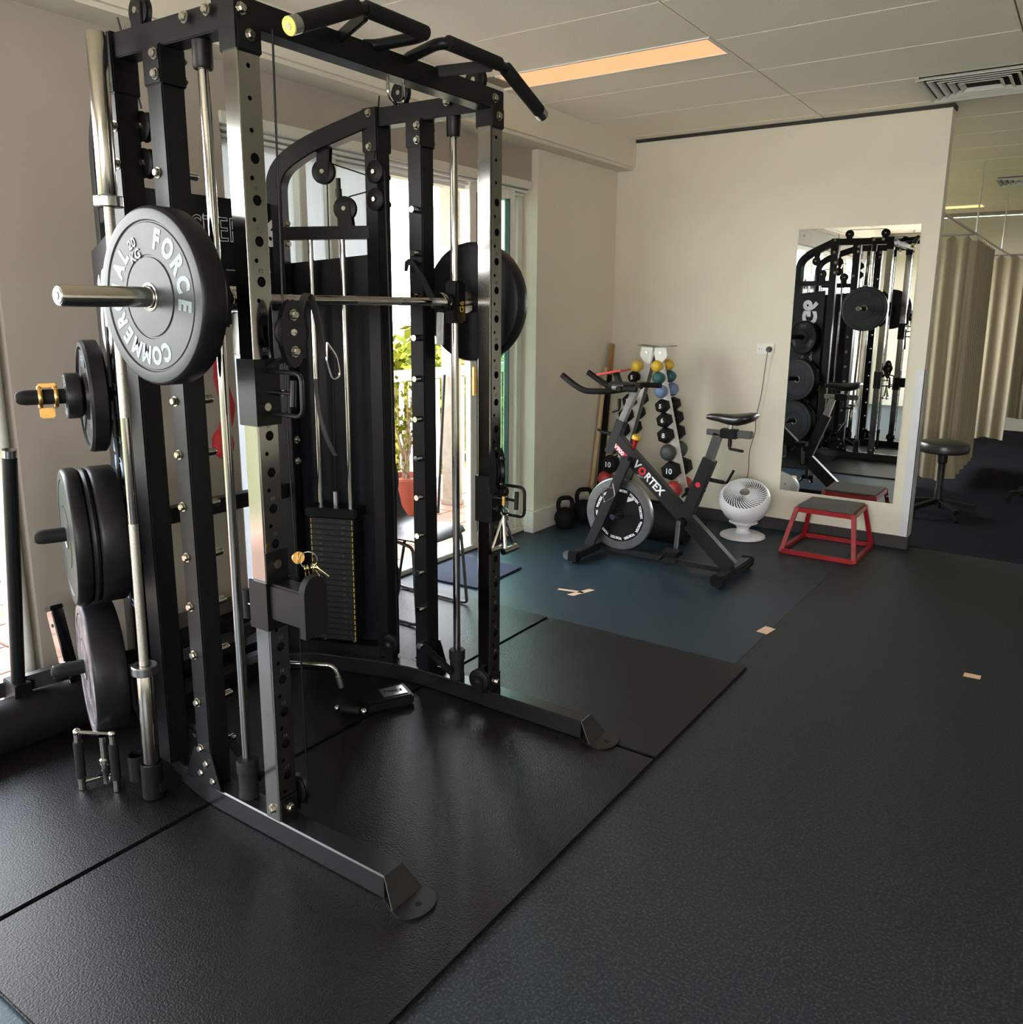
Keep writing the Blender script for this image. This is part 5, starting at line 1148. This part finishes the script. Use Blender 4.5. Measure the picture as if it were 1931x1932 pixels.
cl_ = thing('concrete_column', 'tan concrete column on the balcony outside the doorway', 'column', (-4.28, 5.24, 0))
G().span((-4.23, 5.13, -0.0), (-4.10, 5.23, 2.78), bev=0.006).build('shaft', 'concrete', cl_)
G().span((-4.24, 5.12, 0.0), (-4.09, 5.24, 0.04), bev=0.004).build('plinth', 'concrete', cl_)
# potted plant
pp = thing('potted_plant', 'leggy plant in a red glazed pot outside the doorway', 'plant', (-4.25, 4.72, 0))
c = V((-4.25, 4.72, 0))
G().lathe([(0, 0.0), (0.105, 0.0), (0.115, 0.02), (0.150, 0.27), (0.160, 0.275), (0.160, 0.30), (0.148, 0.30), (0.140, 0.26), (0, 0.25)], o=c, n=36).build('pot', 'red_pot', pp)
rnd = random.Random(4)
st_ = G(); lv = G()
def leafquad(g, p, size, rnd):
    d = V((rnd.uniform(-1, 1), rnd.uniform(-1, 1), rnd.uniform(-0.6, 1))).normalized(); n = d.orthogonal().normalized(); q = Quaternion(d, rnd.uniform(0, 6.28)); n = q @ n; w = n * size * 0.32
    g.add([p, p + d * size * 0.5 + w, p + d * size, p + d * size * 0.5 - w], [(0, 1, 2, 3)])
for k in range(11):
    a = rnd.uniform(0, 6.28); r = rnd.uniform(0.03, 0.24); h = rnd.uniform(0.55, 1.05)
    pts = [c + V((0.03 * cos(a), 0.03 * sin(a), 0.25))]
    for q in range(1, 6):
        t = q / 5; pts.append(c + V((r * cos(a) * t + 0.03 * sin(q * 2 + k), r * sin(a) * t + 0.03 * cos(q * 2.3 + k), 0.25 + (h - 0.25) * t)))
    st_.tube(pts, [0.009, 0.008, 0.007, 0.006, 0.005, 0.004], 6)
    for q in range(16):
        p = pts[rnd.choice((3, 4, 5, 5))] + V((rnd.uniform(-0.06, 0.06), rnd.uniform(-0.06, 0.06), rnd.uniform(-0.07, 0.05))); leafquad(lv, p, 0.05, rnd)
o = st_.build('stems', 'bark', pp); o['kind'] = 'stuff'
o = lv.build('leaves', 'leaf', pp); o['kind'] = 'stuff'
# broom-like pole leaning on the column
tag(G().cyl((-4.05, 4.86, -0.0), (-4.17, 5.10, 1.05), 0.011, n=10).build('leaning_pole', 'black_plastic'), 'dark thin pole leaning on the balcony column', 'pole')
# trees below the balcony
def tree(label, x, y, ztop, rx, n, m, seed, size=0.16):
    rnd = random.Random(seed); t = thing('tree', label, 'tree', (x, y, -4.0)); g = G()
    blobs = [(V((x + rnd.uniform(-rx, rx) * 0.7, y + rnd.uniform(-rx, rx) * 0.7, ztop - rx * rnd.uniform(0.5, 1.7))), rx * rnd.uniform(0.35, 0.6)) for _ in range(12)] + [(V((x, y, ztop - rx * 0.75)), rx * 0.7)]
    for _ in range(n):
        c, r = rnd.choice(blobs); d = V((rnd.gauss(0, 1), rnd.gauss(0, 1), rnd.gauss(0, 1))).normalized(); leafquad(g, c + d * r * rnd.uniform(0.6, 1.05), size * rnd.uniform(0.6, 1.3), rnd)
    o = g.build('foliage', m, t); o['kind'] = 'stuff'
    G().tube([(x, y, -4), (x + 0.1, y, -2), (x, y, ztop - rx)], [0.16, 0.13, 0.06], 8).build('trunk', 'bark', t)
tree('bright yellow green tree just past the balcony rail', -6.9, 7.7, 1.40, 1.35, 5200, 'leaf', 1)
tree('bright green tree further along the balcony', -6.6, 11.6, 1.35, 1.4, 4200, 'leaf', 2)
tree('darker green tree below the far left window', -6.6, 3.6, 0.95, 1.3, 3600, 'leaf', 3)
tree('low green tree outside the window beside the bench', -6.6, -0.2, 0.75, 1.3, 3000, 'leaf', 6)
tree('leafy tree behind the railing of the doorway', -10.2, 11.4, 1.2, 1.8, 3600, 'leaf', 8, 0.2)
# hills with houses
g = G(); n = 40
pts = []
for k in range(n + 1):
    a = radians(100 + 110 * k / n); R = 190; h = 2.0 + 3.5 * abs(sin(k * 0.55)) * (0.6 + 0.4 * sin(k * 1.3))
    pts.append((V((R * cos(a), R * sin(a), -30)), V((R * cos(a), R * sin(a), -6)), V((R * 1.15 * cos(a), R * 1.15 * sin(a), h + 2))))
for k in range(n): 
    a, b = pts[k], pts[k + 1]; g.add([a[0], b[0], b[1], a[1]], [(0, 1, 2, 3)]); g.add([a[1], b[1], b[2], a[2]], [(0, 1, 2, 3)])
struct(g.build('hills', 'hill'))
rnd = random.Random(9)
for k in range(7):
    a = radians(129 + 3.4 * k); R = 150 + rnd.uniform(-6, 6); x, y = R * cos(a), R * sin(a)
    t = thing('house', 'small white house on the distant hillside', 'house', (x, y, -6), group='distant white houses')
    G().box((x, y, -4.2), (5, 6, 3.6), rz=a).build('walls', 'house', t)
    G().prism([(x - 3, y - 3.4, -2.4), (x + 3, y - 3.4, -2.4), (x, y - 3.4, -0.9)], (0, 6.8, 0)).build('roof', 'terracotta', t)
struct(G().span((-260, -200, -30.2), (-3.4, 260, -4.0 - 26)).build('ground', 'leaf_dark'))
struct(G().span((-60, -60, -4.4), (-5.2, 80, -4.0)).build('garden_ground', 'leaf_dark'))
